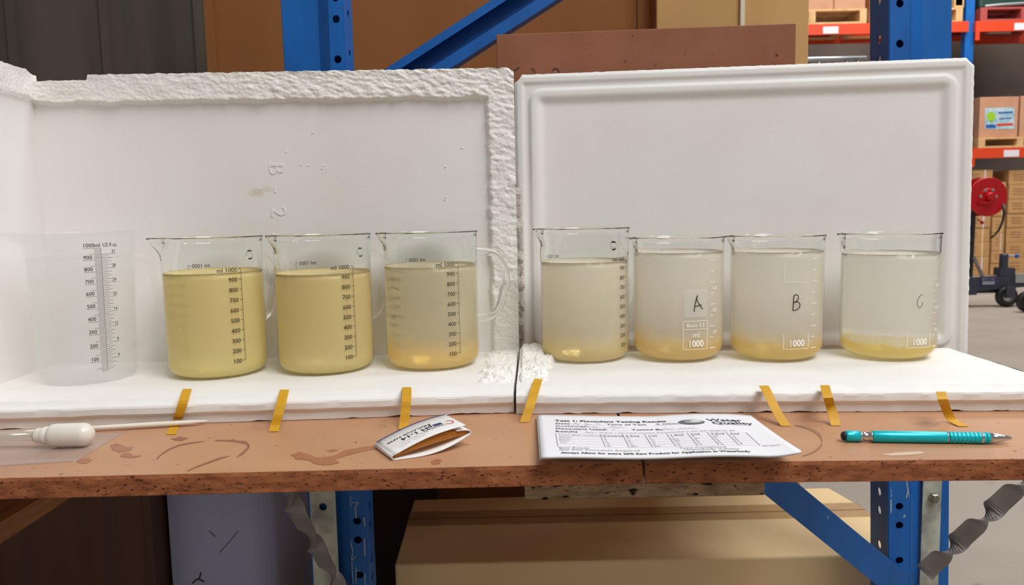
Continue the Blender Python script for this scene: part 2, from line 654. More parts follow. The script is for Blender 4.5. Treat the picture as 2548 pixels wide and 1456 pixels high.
patch(bl, 'stain', stain_m, [(272, 1108), (286, 1103), (300, 1106), (318, 1113), (334, 1111), (326, 1120), (308, 1123), (296, 1126), (280, 1120)], 1)
patch(bl, 'stain', stain_m, [(298, 1136), (308, 1126), (322, 1126), (332, 1134), (352, 1133), (340, 1138), (318, 1139)], 2)
patch(bl, 'stain', stain_m, [(190, 1148), (200, 1142), (222, 1140), (229, 1145), (216, 1153), (196, 1153)], 3)
patch(bl, 'stain', stain2_m, [(425, 1092), (448, 1087), (470, 1090), (452, 1097), (436, 1096)], 4)
patch(bl, 'stain', stain_m, [(722, 1132), (748, 1124), (792, 1139), (830, 1134), (858, 1120), (905, 1112), (950, 1106), (945, 1116), (900, 1124), (862, 1134), (834, 1143),
                             (846, 1152), (820, 1158), (788, 1155), (768, 1146), (740, 1143)], 5)
patch(bl, 'stain', stain_m, [(812, 1121), (830, 1117), (842, 1120), (826, 1125)], 6)
patch(bl, 'stain', stain_m, [(1070, 1150), (1084, 1142), (1098, 1144), (1095, 1154), (1078, 1156)], 7)
patch(bl, 'stain', stain_m, [(1334, 1152), (1350, 1146), (1376, 1148), (1372, 1156), (1340, 1158)], 8)
streak(bl, 'ring_mark', stain2_m, [(390, 1142), (402, 1130), (420, 1118), (445, 1108), (475, 1102), (508, 1098)], [6, 4, 4, 3, 3, 1])
streak(bl, 'ring_mark', stain2_m, [(535, 1096), (575, 1096), (612, 1101), (620, 1110), (608, 1124), (590, 1137)], [2, 4, 7, 10, 8, 2])
streak(bl, 'scuff', stain2_m, [(466, 1172), (490, 1161), (520, 1150), (545, 1141), (572, 1134)], [2, 4, 5, 5, 1])
rr_ = [(1948 + 98 * cos(t), 1098 + 42 * sin(t)) for t in [(-1.25 + 2.3 * k / 18) for k in range(19)]]
streak(br, 'ring_mark', ring_m, rr_, [3, 4, 5, 6, 7, 8, 9, 11, 12, 14, 13, 11, 9, 8, 6, 5, 4, 4, 2])
patch(br, 'scrape', stain3_m, [(2190, 1131), (2230, 1126), (2290, 1123), (2305, 1128), (2260, 1133), (2215, 1134)], 9)

# ------------------------------------------------------------------ torn foam box (lying on its side)
FT = 0.025
GL0, GL1 = G(0, 1073), G(1281, 1031)
eL = Vector((GL1.x - GL0.x, GL1.y - GL0.y, 0)).normalized()
nL = Vector((-eL.y, eL.x, 0))
XL = -0.575            # far left end of the box (outside)
LL = GL1 - eL * ((GL1.x - XL) / eL.x)
LEN_L = (GL1 - LL).length
DL = 0.205             # depth of the lying wall
HL = 0.362             # height of the back


def SL(s_, t_, z_):    # box coordinates: along, back, up
    p = LL + eL * s_ + nL * t_
    return Vector((p.x, p.y, Z0 + z_))


fbx = thing('foam_box', 'broken white foam box on its side with torn rims behind the measuring jugs', 'foam box', (LL.x, LL.y, Z0))
PROF = [(0.004, 0.0005), (0.0035, 0.009), (0.0012, 0.0105), (0.0, 0.012), (0.0, 0.0175), (0.0008, 0.0192), (0.0028, 0.0203), (0.0075, 0.0205), (0.0088, 0.0212), (0.0125, 0.0246), (0.014, 0.025)]


def slab_base(F, L_, D_, seg, name, parent, mat, dent=0.0):
    """foam slab with a stepped front lip; F(s, t, z) maps its own coordinates"""
    prof = [(t_, z_) for t_, z_ in PROF]
    nb = 14
    for k in range(1, nb + 1):
        prof.append((0.014 + (1.0) * 0, 0.025))
    rows = []
    m = MB()
    n = seg
    tlist = [('p', p) for p in PROF] + [('d', k / nb) for k in range(1, nb + 1)]
    base = 0
    for i in range(n + 1):
        s_ = L_ * i / n
        for kind, q in tlist:
            if kind == 'p':
                t_, z_ = q
                jj = fbm((s_ * 22, t_ * 80, z_ * 60 + 5), 1.0, 3)
                t_ += jj * 0.0007
                z_ += (fbm((s_ * 30, 9.1, t_ * 50), 1.0, 3) * 0.0005 if z_ > 0.001 else max(0, fbm((s_ * 40, 4.4, 0), 1.0, 3)) * 0.002)
            else:
                t_, z_ = 0.014 + (D_ - 0.014) * q, 0.025
            m.v.append(F(s_, t_, z_))
        m.v.append(F(s_, D_, 0.0005))
    w_ = len(tlist) + 1
    for i in range(n):
        for k in range(w_):
            a_, b_ = i * w_ + k, i * w_ + (k + 1) % w_
            m.f.append((a_, a_ + w_, b_ + w_, b_))
    m.f.append(tuple(range(w_)))
    m.f.append(tuple(n * w_ + k for k in reversed(range(w_))))
    return m.build(name, mat, parent, smooth=True, fix=True, sharp=24)


def SLB(s_, t_, z_):
    return SL(s_ * (1 + 0.0165 * t_ / DL / LEN_L), t_, z_)


slab_base(SLB, LEN_L - 0.001, DL + 0.022, 160, 'lying_wall', fbx, foam_m)

# back of the box: recessed panel with torn rims along the top and the far end
HB = HL
NU, NV = 380, 210
sA = 0.028
TB = 0.022


def rim_h(s_, z_):
    """how far the torn stub stands proud of the panel"""
    dt = HB - z_                                     # from the top
    dr = LEN_L + 0.016 - s_                                  # from the right end
    edge = 0.034 + 0.0022 * fbm((s_ * 60, 2.0, 0.3), 1, 3)
    if s_ < 0.24:
        edge += 0.0
    er = 0.033 + 0.0022 * fbm((z_ * 60, 7.0, 0.3), 1, 3)
    a_ = sstep(-0.003, 0.004, edge - dt)
    b_ = sstep(-0.003, 0.004, er - dr)
    k = max(a_, b_)
    soft = exp(-max(0, dt - edge) / 0.010) * 0.35 if dt > edge else 0
    soft2 = exp(-max(0, dr - er) / 0.008) * 0.25 if dr > er else 0
    h = 0.0085 * max(k, soft, soft2)
    if k > 0:
        h += k * (0.0010 * fbm((s_ * 34, z_ * 50, 0.1), 1, 3) + 0.0009 * fbm((s_ * 110 + z_ * 90, z_ * 200, 2.1), 1, 3) * (0.5 + sstep(0.15, 0.4, s_)))
    return h


LBK_ = LEN_L + 0.016


def back_fn(u, v):
    s_ = sA + (LBK_ - sA) * u
    x = s_ - sA
    top = -0.006 if x < 0.075 else 0.0
    top += 0.0012 * fbm((s_ * 90, 0, 0), 1, 3) + 0.004 * (s_ - 0.3)
    if x > LBK_ - sA - 0.012:
        top -= (x - (LBK_ - sA - 0.012)) ** 2 * 30
    # rows finer towards the top
    q_ = 1 - (1 - v) ** 1.5
    z_ = FT + (HB - FT) * q_
    top *= sstep(0.90, 1.0, q_)
    h = rim_h(s_, z_)
    dz = 0.006 * fbm((s_ * 3, z_ * 3, 5.0), 1, 2) * 0.15
    return SL(s_, DL - h + dz, z_ + top)


mb = MB()
mb.grid(back_fn, NU, NV)
nv_ = (NU + 1)
# top and end thickness
mb.grid(lambda u, v: (lambda p: (p + nL * (v * (TB + 0.013))))(back_fn(u, 1.0)), NU, 2)
mb.grid(lambda u, v: (lambda p: p + nL * (u * (TB + 0.013)))(back_fn(1.0, v)), 2, NV)
mb.grid(lambda u, v: SL(LEN_L + (sA - LEN_L) * u, DL + TB, FT + (HB - FT - 0.006) * v), 6, 6)
bp_ = mb.build('back_wall', torn_m, fbx, smooth=True)
bp_.data.materials.clear()
bp_.data.materials.append(foam_m)
bp_.data.materials.append(torn_m)
# faces on the torn rims take the bead-rough look
me = bp_.data
idx = []
for p in me.polygons:
    c = p.center + Vector(fbx.location)
    rel = c - LL
    s_, z_ = rel.dot(eL), c.z - Z0
    idx.append(1 if (p.index >= NU * NV or rim_h(s_, z_) > 0.0050) else 0)
me.polygons.foreach_set('material_index', idx)

# end wall at the far left


def side_fn(u, v):
    t_ = 0.0 + DL * u
    z_ = FT + (HB + 0.004 - FT) * v
    top = (0.0015 * fbm((t_ * 90, 3, 0), 1, 3) - 0.006 * max(0, u - 0.9) * 10) if v > 0.999 else 0
    k = sstep(-0.003, 0.004, 0.030 + 0.001 * fbm((t_ * 40, 1, 1), 1, 3) - (HB - z_))
    soft = exp(-max(0, HB - z_ - 0.030) / 0.012) * 0.5
    h = 0.006 * max(k, soft) + k * 0.0009 * fbm((t_ * 50, z_ * 60, 3.1), 1, 4)
    return SL(0.036 + h, t_, z_ + top)


mb = MB()
mb.grid(side_fn, 70, 90, True)
mb.grid(lambda u, v: (lambda p: p - eL * (v * 0.03))(side_fn(u, 1.0)), 70, 2, True)
mb.grid(lambda u, v: (lambda p: p - eL * (u * 0.03))(side_fn(0.0, v)), 2, 60, False)
ew = mb.build('end_wall', foam_m, fbx, smooth=True)
me = ew.data
me.materials.append(torn_m)
me.polygons.foreach_set('material_index', [1 if ((p.center.z + Z0) - Z0 > HB - 0.030 and p.index < 6300) or 6300 <= p.index < 6440 else 0 for p in me.polygons])


# bead-rough torn stubs
def rough_block(F, s0, s1, t0, t1, z0, z1, n, amp, seed, name, parent, mat=None):
    ns, nt_, nz = n
    pts = {}
    m = MB()

    def vid(i, j, k):
        if (i, j, k) not in pts:
            x, y, z = s0 + (s1 - s0) * i / ns, t0 + (t1 - t0) * j / nt_, z0 + (z1 - z0) * k / nz
            cx, cy, cz = (s0 + s1) / 2, (t0 + t1) / 2, (z0 + z1) / 2
            nrm = Vector(((x - cx) / (s1 - s0), (y - cy) / (t1 - t0), (z - cz) / (z1 - z0)))
            if nrm.length > 0:
                nrm.normalize()
            q = amp * fbm((x * 90 + seed, y * 90, z * 90), 1, 4) + amp * 0.6 * fbm((x * 300 + seed, y * 300, z * 300), 1, 2)
            if k == 0:
                nrm.z = 0
            x += nrm.x * q
            y += nrm.y * q
            z += nrm.z * q
            pts[(i, j, k)] = len(m.v)
            m.v.append(Vector(F(x, y, max(z, 0.0006))))
        return pts[(i, j, k)]
    for i in range(ns):
        for j in range(nt_):
            m.f.append((vid(i, j, 0), vid(i, j + 1, 0), vid(i + 1, j + 1, 0), vid(i + 1, j, 0)))
            m.f.append((vid(i, j, nz), vid(i + 1, j, nz), vid(i + 1, j + 1, nz), vid(i, j + 1, nz)))
    for i in range(ns):
        for k in range(nz):
            m.f.append((vid(i, 0, k), vid(i + 1, 0, k), vid(i + 1, 0, k + 1), vid(i, 0, k + 1)))
            m.f.append((vid(i, nt_, k), vid(i, nt_, k + 1), vid(i + 1, nt_, k + 1), vid(i + 1, nt_, k)))
    for j in range(nt_):
        for k in range(nz):
            m.f.append((vid(0, j, k), vid(0, j, k + 1), vid(0, j + 1, k + 1), vid(0, j + 1, k)))
            m.f.append((vid(ns, j, k), vid(ns, j + 1, k), vid(ns, j + 1, k + 1), vid(ns, j, k + 1)))
    return m.build(name, mat or torn_m, parent, smooth=True)


def beads(x, y, sd):
    """bumpy bead relief, 0..1"""
    d, _ = noise.voronoi(Vector((x * 240, y * 240, sd)))
    return sqrt(max(0.0, 1 - (1.35 * d[0]) ** 2))


def torn_patch(F, s0, s1, t0, t1, hfun, n, name, parent, mat=None):
    m = MB()
    m.grid(lambda u, v: F(s0 + (s1 - s0) * u, t0 + (t1 - t0) * v, hfun(u, v, s0 + (s1 - s0) * u, t0 + (t1 - t0) * v)), n[0], n[1])
    return m.build(name, mat or torn_m, parent, smooth=True)


def stub_h(u, v, s_, t_):
    e_ = 0.30 + 0.22 * fbm((t_ * 55, 3.0, 1.0), 1, 3)
    k = sstep(e_ - 0.10, e_ + 0.12, u) * sstep(0.0, 0.10 + 0.05 * fbm((s_ * 90, 1, 8), 1, 2), v) 
    edge_r = 1 - sstep(0.97, 1.0, u)
    return FT - 0.0008 + (0.0030 + 0.0016 * beads(s_, t_, 0.3) + 0.0022 * fbm((s_ * 70, t_ * 70, 4), 1, 3)) * k * (0.4 + 0.6 * edge_r)


torn_patch(SLB, LEN_L - 0.048, LEN_L - 0.001, 0.022, DL - 0.004, stub_h, (80, 240), 'torn_stub', fbx)
# sunk lettering of the mould, reading downwards
em = MB()


def back_map(u, v):   # u to the right, v upwards on the panel face; lettering turned a quarter
    return SL(u, DL - 0.0006, v)


pB = P(690, 425, 0.935)
sB, zB = (Vector((pB.x, pB.y, 0)) - Vector((LL.x, LL.y, 0))).dot(eL), pB.z - Z0
for ch, off in (('B', 0.010), ('-', -0.018), ('2', -0.042), ('2', -0.072)):
    tb = MB()
    put_text(tb, ch, 0.026, lambda x, y, off=off: SL(sB - 0.010 + y, DL - 0.0005, zB + off - x), 0, 0)
    tb.build('mould_letter', foam_m, fbx, solid=0.0010)
# moulded pips
for (x, y) in ((715, 378), (752, 411), (770, 412), (806, 413), (803, 420), (1108, 415), (1109, 490), (1107, 496), (780, 331), (1150, 367)):
    c = P(x, y, 0.943)
    ss = (Vector((c.x, c.y, 0)) - Vector((LL.x, LL.y, 0))).dot(eL)
    c = SL(ss, DL, c.z - Z0)
    pp_ = MB()
    pp_.lathe([(0, 0.0012), (0.0008, 0.0009), (0.0013, 0)], 8, Matrix.Translation(c) @ Vector((0, 0, 1)).rotation_difference(-nL).to_matrix().to_4x4())
    pp_.build('mould_pip', foam_m, fbx, smooth=True)
# brown smear on the panel
sm = MB()
for (cx, cy, rx, ry, sd) in ((638, 479, 20, 11, 1), (642, 478, 12, 7, 3), (664, 471, 13, 8, 2)):
    pts = []
    for k in range(20):
        q = 2 * pi * k / 20
        rr = 1 + 0.35 * noise.noise(Vector((cos(q) * 2, sin(q) * 2, sd)))
        c = P(cx + rx * cos(q) * rr, cy + ry * sin(q) * rr, 0.935)
        ss = (Vector((c.x, c.y, 0)) - Vector((LL.x, LL.y, 0))).dot(eL)
        pts.append(SL(ss, DL - 0.0009, c.z - Z0))
    sm.add(pts, [tuple(range(20))])
sm.build('smear', veil_mat('brown_smear', (0.62, 0.36, 0.18, 1), 0.10, 0.6, 0.0), fbx)

# ------------------------------------------------------------------ foam slab and foam lid on the right
R0, R1 = G(1285, 1034), G(2548, 1026)
dR = (R1 - R0).normalized()
RB0, RB1 = Vector((0.010, 0.985, Z0)), Vector((0.512, 0.932, Z0))
RF0 = R0
RF1 = R0 + dR * ((0.512 - R0.x) / dR.x)


def SR(s_, t_, z_):      # s_ 0..1 along, t_ in metres from the front
    a_, b_ = RF0.lerp(RF1, s_), RB0.lerp(RB1, s_)
    d = b_ - a_
    p = a_ + d * (t_ / d.length)
    jx = 0.0
    if s_ > 0.999:
        jx = 0.003 * fbm((t_ * 60, 1, 2), 1, 3)
    return Vector((p.x + jx, p.y, Z0 + z_))


fsl = thing('foam_slab', 'white foam slab lying flat under the four plain beakers', 'foam slab', (R0.x, R0.y, Z0))
slab_base(lambda s_, t_, z_: SR(s_, t_, z_), 1.0, 0.198, 150, 'slab_body', fsl, foam_m)
def corner_h(u, v, s_, t_):
    e_ = 0.60 + 0.25 * fbm((t_ * 50, 9.0, 1.0), 1, 3) + 0.25 * v
    k = 1 - sstep(e_ - 0.15, e_ + 0.05, u)
    front = sstep(0.0, 0.18, v)
    rise = 0.004 + 0.012 * sstep(0.45, 0.85, v)
    left = sstep(0.0, 0.10, u)
    return FT - 0.0016 + (rise * 0.75 + 0.0018 * beads(s_ * 0.51, t_, 2.3) + 0.0035 * fbm((s_ * 40, t_ * 75, 4), 1, 3)) * k * front - 0.006 * (1 - left)


torn_patch(SR, 0.001, 0.090, 0.014, 0.190, corner_h, (80, 240), 'torn_corner', fsl)

# standing lid with a raised bead
LA, LB = Vector((0.0075, 1.008, 0)), Vector((0.5575, 0.951, 0))
eR = (LB - LA).normalized()
nR = Vector((-eR.y, eR.x, 0))
W_R = (LB - LA).length
H_R = 0.3665
LEANR = 0.012


def rsdf(x, z, inset, r):
    """distance inside a rounded rectangle"""
    hx, hz = W_R / 2 - inset, H_R / 2 - inset
    qx, qz = abs(x - W_R / 2) - hx + r, abs(z - H_R / 2) - hz + r
    return -(sqrt(max(qx, 0) ** 2 + max(qz, 0) ** 2) + min(max(qx, qz), 0) - r)


def lid_h(x, z):
    d = rsdf(x, z, 0.0, 0.012)
    d2 = rsdf(x, z, 0.017, 0.018) + 0.017
    h = 0.006
    h -= 0.0022 * sstep(0.009, 0.014, d)
    h += 0.0034 * sstep(0.0182, 0.0206, d2)
    h -= 0.0052 * sstep(0.0265, 0.0390, d2)
    if d < 0.004:
        h -= (0.004 - d) * 0.5
    return h


def lid_fn(u, v):
    x, z = W_R * u, H_R * v
    # rounded, slightly ragged outline
    wr, wl, wt = sstep(W_R - 0.012, W_R, x), 1 - sstep(0, 0.012, x), sstep(H_R - 0.012, H_R, z)
    jx = wr * (0.0006 * fbm((z * 150, 2, 1), 1, 4) - 0.005 * max(0, (z - (H_R - 0.012)) / 0.012) ** 2)
    jx += wl * (0.0010 * fbm((z * 60, 7, 1), 1, 3) + 0.006 * max(0, (z - (H_R - 0.012)) / 0.012) ** 2)
    jz = wt * (0.0005 * fbm((x * 150, 5, 1), 1, 4) - 0.0045 * max(0, (x - (W_R - 0.010)) / 0.010) ** 2 - 0.006 * max(0, (0.010 - x) / 0.010) ** 2)
    p = LA + eR * (x + jx) + nR * (-lid_h(x, z) + LEANR * (z + jz) / H_R)
    return Vector((p.x, p.y, Z0 + 0.0005 + z + jz))


def warp(t):     # more grid lines near both ends
    return 0.5 - 0.5 * cos(pi * t) * (0.55 + 0.45 * abs(cos(pi * t)))


fld = thing('foam_tray', 'white foam tray standing upright with a raised bead around its panel', 'foam tray', (LA.x, LA.y, Z0))
mb = MB()
NU2, NV2 = 190, 150
mb.grid(lambda u, v: lid_fn(warp(u), warp(v)), NU2, NV2)
TL = 0.024
mb.grid(lambda u, v: (lambda p: p + nR * (v * TL))(lid_fn(warp(u), 1.0)), NU2, 2)
mb.grid(lambda u, v: (lambda p: p + nR * (u * TL))(lid_fn(1.0, warp(v))), 2, NV2)
mb.grid(lambda u, v: (lambda p: p + nR * ((1 - u) * TL))(lid_fn(0.0, warp(v))), 2, NV2)
mb.grid(lambda u, v: (lambda p: p + nR * TL)(lid_fn(1 - u, v)), 8, 8)
mb.build('lid_panel', foam_m, fld, smooth=True)
# grey torn flank beside the crevice
def FCR(x, y, z):
    p = LA + eR * x + nR * y
    return Vector((p.x, p.y, Z0 + z))


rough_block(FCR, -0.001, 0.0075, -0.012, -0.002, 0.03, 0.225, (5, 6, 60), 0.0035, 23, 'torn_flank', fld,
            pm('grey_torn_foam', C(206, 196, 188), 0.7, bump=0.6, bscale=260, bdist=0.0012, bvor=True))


# ------------------------------------------------------------------ beakers
def glass_body(R, H, wall, spout_a, name, parent, mat, taper=1.0, rb=0.012, spout_out=0.012, wet=0.0):
    """thick-walled vessel with rounded foot, flared bead rim and a pouring lip; angle 0 faces the viewer"""
    prof = []
    for k in range(7):
        q = (pi / 2) * k / 6
        prof.append((R - rb + rb * sin(q), rb - rb * cos(q)))
    nz = 10
    for k in range(1, nz + 1):
        prof.append((R, rb + (H - 0.034 - rb) * k / nz))
    for k in range(1, 8):
        z = H - 0.034 + 0.031 * k / 7
        prof.append((R + 0.0004 * (k / 7) ** 4, z))
    prof += [(R + 0.0010, H - 0.0022), (R + 0.0015, H - 0.0010), (R + 0.0008, H), (R - 0.0012, H - 0.0003)]
    for k in range(7, 0, -1):
        z = H - 0.034 + 0.031 * k / 7
        prof.append((R - wall + 0.0004 * (k / 7) ** 4, z))
    for k in range(nz, 0, -1):
        prof.append((R - wall, rb + (H - 0.034 - rb) * k / nz))
    ri = rb - wall * 0.5
    for k in range(6, -1, -1):
        q = (pi / 2) * k / 6
        prof.append((R - wall - ri + ri * sin(q), wall * 1.2 + ri - ri * cos(q)))
    if wet:
        for rw in (R, R - wall):
            for i in range(len(prof) - 1):
                (ra_, za_), (rb2, zb2) = prof[i], prof[i + 1]
                if abs(ra_ - rw) < 0.001 and (za_ - wet) * (zb2 - wet) < 0:
                    f_ = (wet - za_) / (zb2 - za_)
                    prof.insert(i + 1, (ra_ + (rb2 - ra_) * f_, wet))
                    break
    prof = [(0, 0)] + prof + [(0, wall * 1.2)]
    n = 96
    m = MB()
    m.lathe(prof, n)
    out = []
    for v in m.v:
        r = sqrt(v.x * v.x + v.y * v.y)
        if r > 1e-6:
            a_ = atan2(v.x, -v.y)
            d = (a_ - spout_a + pi) % (2 * pi) - pi
            wz = sstep(H - 0.026, H, v.z)
            dr = spout_out * exp(-(d / 0.20) ** 2) * wz ** 1.5 - 0.0035 * (exp(-((abs(d) - 0.42) / 0.16) ** 2)) * wz
            k = taper + (1 - taper) * v.z / H
            r2 = r * k + dr
            v = Vector((v.x / r * r2, v.y / r * r2, v.z + 0.0005 * wz * exp(-(d / 0.2) ** 2)))
        out.append(v)
    m.v = out
    o = m.build(name, mat, parent, smooth=True, world=False, fix=True)
    if wet:
        o.data.materials.append(wetglass_m)
        o.data.polygons.foreach_set('material_index', [1 if p.center.z < wet else 0 for p in o.data.polygons])
    return o


def liquid_body(R, wall, rb, level, name, parent, mat, taper=1.0, H=0.15, e=0.0003):
    r = R - wall + e
    ri = rb - wall * 0.5
    prof = [(0, wall * 1.2 - e)]
    for k in range(7):
        q = (pi / 2) * k / 6
        prof.append((r - ri + ri * sin(q), wall * 1.2 - e + ri - ri * cos(q)))
    zs = [rb + 0.004 + (level - rb - 0.004) * k / 14 for k in range(15)]
    prof += [(r, z) for z in zs]
    prof += [(r - 0.0006, level - 0.0009), (r - 0.002, level - 0.0016), (r - 0.006, level - 0.0019), (0, level - 0.0019)]
    m = MB()
    m.lathe(prof, 96)
    for v in m.v:
        k = taper + (1 - taper) * v.z / H
        v.x *= k
        v.y *= k
    return m.build(name, mat, parent, smooth=True, world=False, fix=True)


def cyl(R, a0, taper=1.0, H=0.15, out=0.00025):
    """map (distance along the wall from angle a0, height) onto the vessel"""
    def fn(u, z):
        r = (R * (taper + (1 - taper) * z / H)) + out
        q = a0 + u / R
        return Vector((r * sin(q), -r * cos(q), z))
    return fn


def beaker_spot(px, py_base, depth):
    X = (px - 1274) / FPX * depth
    # the sight line is rolled a little; solve for the depth plane on the foam surface
    p = P(px, py_base, depth)
    return p.x, depth


def jug(px, depth, spout_a, handle_a, scale_a, level, lmat, label, H=0.150, R=0.0525):
    x = P(px, 760, depth).x
    t = thing('measuring_jug', label, 'measuring jug', (x, depth, Z0 + FT + 0.0004), -atan2(x, depth), 'glass measuring jugs in a row')
    wall = 0.0016
    b = glass_body(R, H, wall, spout_a, 'jug_body', t, glass_m, wet=level)
    # handle: a glass loop
    pts = []
    zt, zb_, ro = 0.127, 0.050, 0.034
    for k in range(17):
        q = k / 16
        ang = pi * q
        zz = (zt + zb_) / 2 + (zt - zb_) / 2 * cos(ang)
        rr = R - 0.0008 + ro * (abs(sin(ang)) ** 0.62)
        if 0.5 < q:
            rr -= 0.004 * sin(ang)
        pts.append((rr * sin(handle_a), -rr * cos(handle_a), zz))
    m = MB()
    m.tube(pts, [0.0058, 0.0046] + [0.0042] * 13 + [0.0046, 0.0058], 12, caps=False)
    m.build('handle', glass_m, t, smooth=True, world=False)
    liquid_body(R, wall, 0.012, level, 'water', t, lmat)
    for k, a0 in enumerate((scale_a, scale_a + pi)):
        s = MB()
        f = cyl(R, a0, out=0.0002)
        zt_, zl = 0.1163, 0.0190
        put_line(s, f, (0, zt_), (0, zl), 0.00045, 8)
        for i in range(10):
            z = zt_ - (zt_ - zl) * i / 9
            put_line(s, f, (-0.0030 if i < 9 else -0.004, z), (0, z), 0.0005)
            v = 1000 - 100 * i
            put_text(s, ('ml ' if i == 0 else '') + str(v), 0.0064, f, -0.0046, z - 0.0024 - (0.0006 if i == 0 else 0), 1.0, 'r', 0.00006)
        s.build('printed_scale', scale_m, t, world=False)
    return t


Lq = {
    'jug_deep': liquid_mat('cloudy_yellow_water', (0.99, 0.96, 0.76, 1), (0.99, 0.96, 0.72, 1), 0.002, 0.04, 0.60, 0.64, (0.97, 0.81, 0.40, 1), (0.97, 0.83, 0.39, 1)),
    'jug_deep2': liquid_mat('cloudy_straw_water', (0.99, 0.95, 0.76, 1), (0.99, 0.96, 0.74, 1), 0.002, 0.03, 0.58, 0.62, (0.97, 0.80, 0.42, 1), (0.97, 0.83, 0.40, 1)),
    'jug_settling': liquid_mat('settling_straw_water', (0.998, 0.98, 0.90, 1), (0.98, 0.89, 0.54, 1), 0.016, 0.038, 0.30, 0.60, (0.985, 0.90, 0.68, 1), (0.97, 0.71, 0.32, 1)),
    'jug_pale': liquid_mat('pale_settling_water', (0.998, 0.98, 0.92, 1), (0.985, 0.92, 0.66, 1), 0.012, 0.040, 0.42, 0.52, (0.985, 0.90, 0.73, 1), (0.97, 0.79, 0.44, 1)),
    'a': liquid_mat('hazy_water', (0.998, 0.985, 0.955, 1), (0.98, 0.87, 0.54, 1), 0.018, 0.036, 0.38, 0.56, (0.985, 0.92, 0.81, 1), (0.97, 0.71, 0.33, 1)),
    'b': liquid_mat('almost_clear_water', (0.998, 0.985, 0.96, 1), (0.98, 0.87, 0.51, 1), 0.017, 0.030, 0.36, 0.56, (0.985, 0.93, 0.83, 1), (0.97, 0.71, 0.30, 1)),
    'c': liquid_mat('clear_water', (0.998, 0.99, 0.97, 1), (0.985, 0.88, 0.48, 1), 0.016, 0.022, 0.32, 0.54, (0.985, 0.95, 0.89, 1), (0.97, 0.75, 0.30, 1)),
    'pp': veil_mat('plain_water', (0.90, 0.91, 0.88, 1), 0.10, 0.1, 0.015),
}
rad = math.radians
jug(536, 0.858, rad(-76), rad(128), rad(31), 0.1125, Lq['jug_deep'], 'glass measuring jug of cloudy yellow water, next to the plastic beaker')
jug(808, 0.868, rad(-60), rad(123), rad(36), 0.1085, Lq['jug_deep2'], 'glass measuring jug of cloudy yellow water, second from the plastic beaker')
jug(1074, 0.880, rad(-60), rad(88), rad(34), 0.1130, Lq['jug_settling'], 'glass measuring jug with a clear curved handle sticking out, amber sediment at the bottom')
jug(1455, 0.902, rad(-62), rad(135), rad(66), 0.1125, Lq['jug_pale'], 'glass measuring jug of beige water standing beside the crack between foam pieces', 0.150, 0.051)


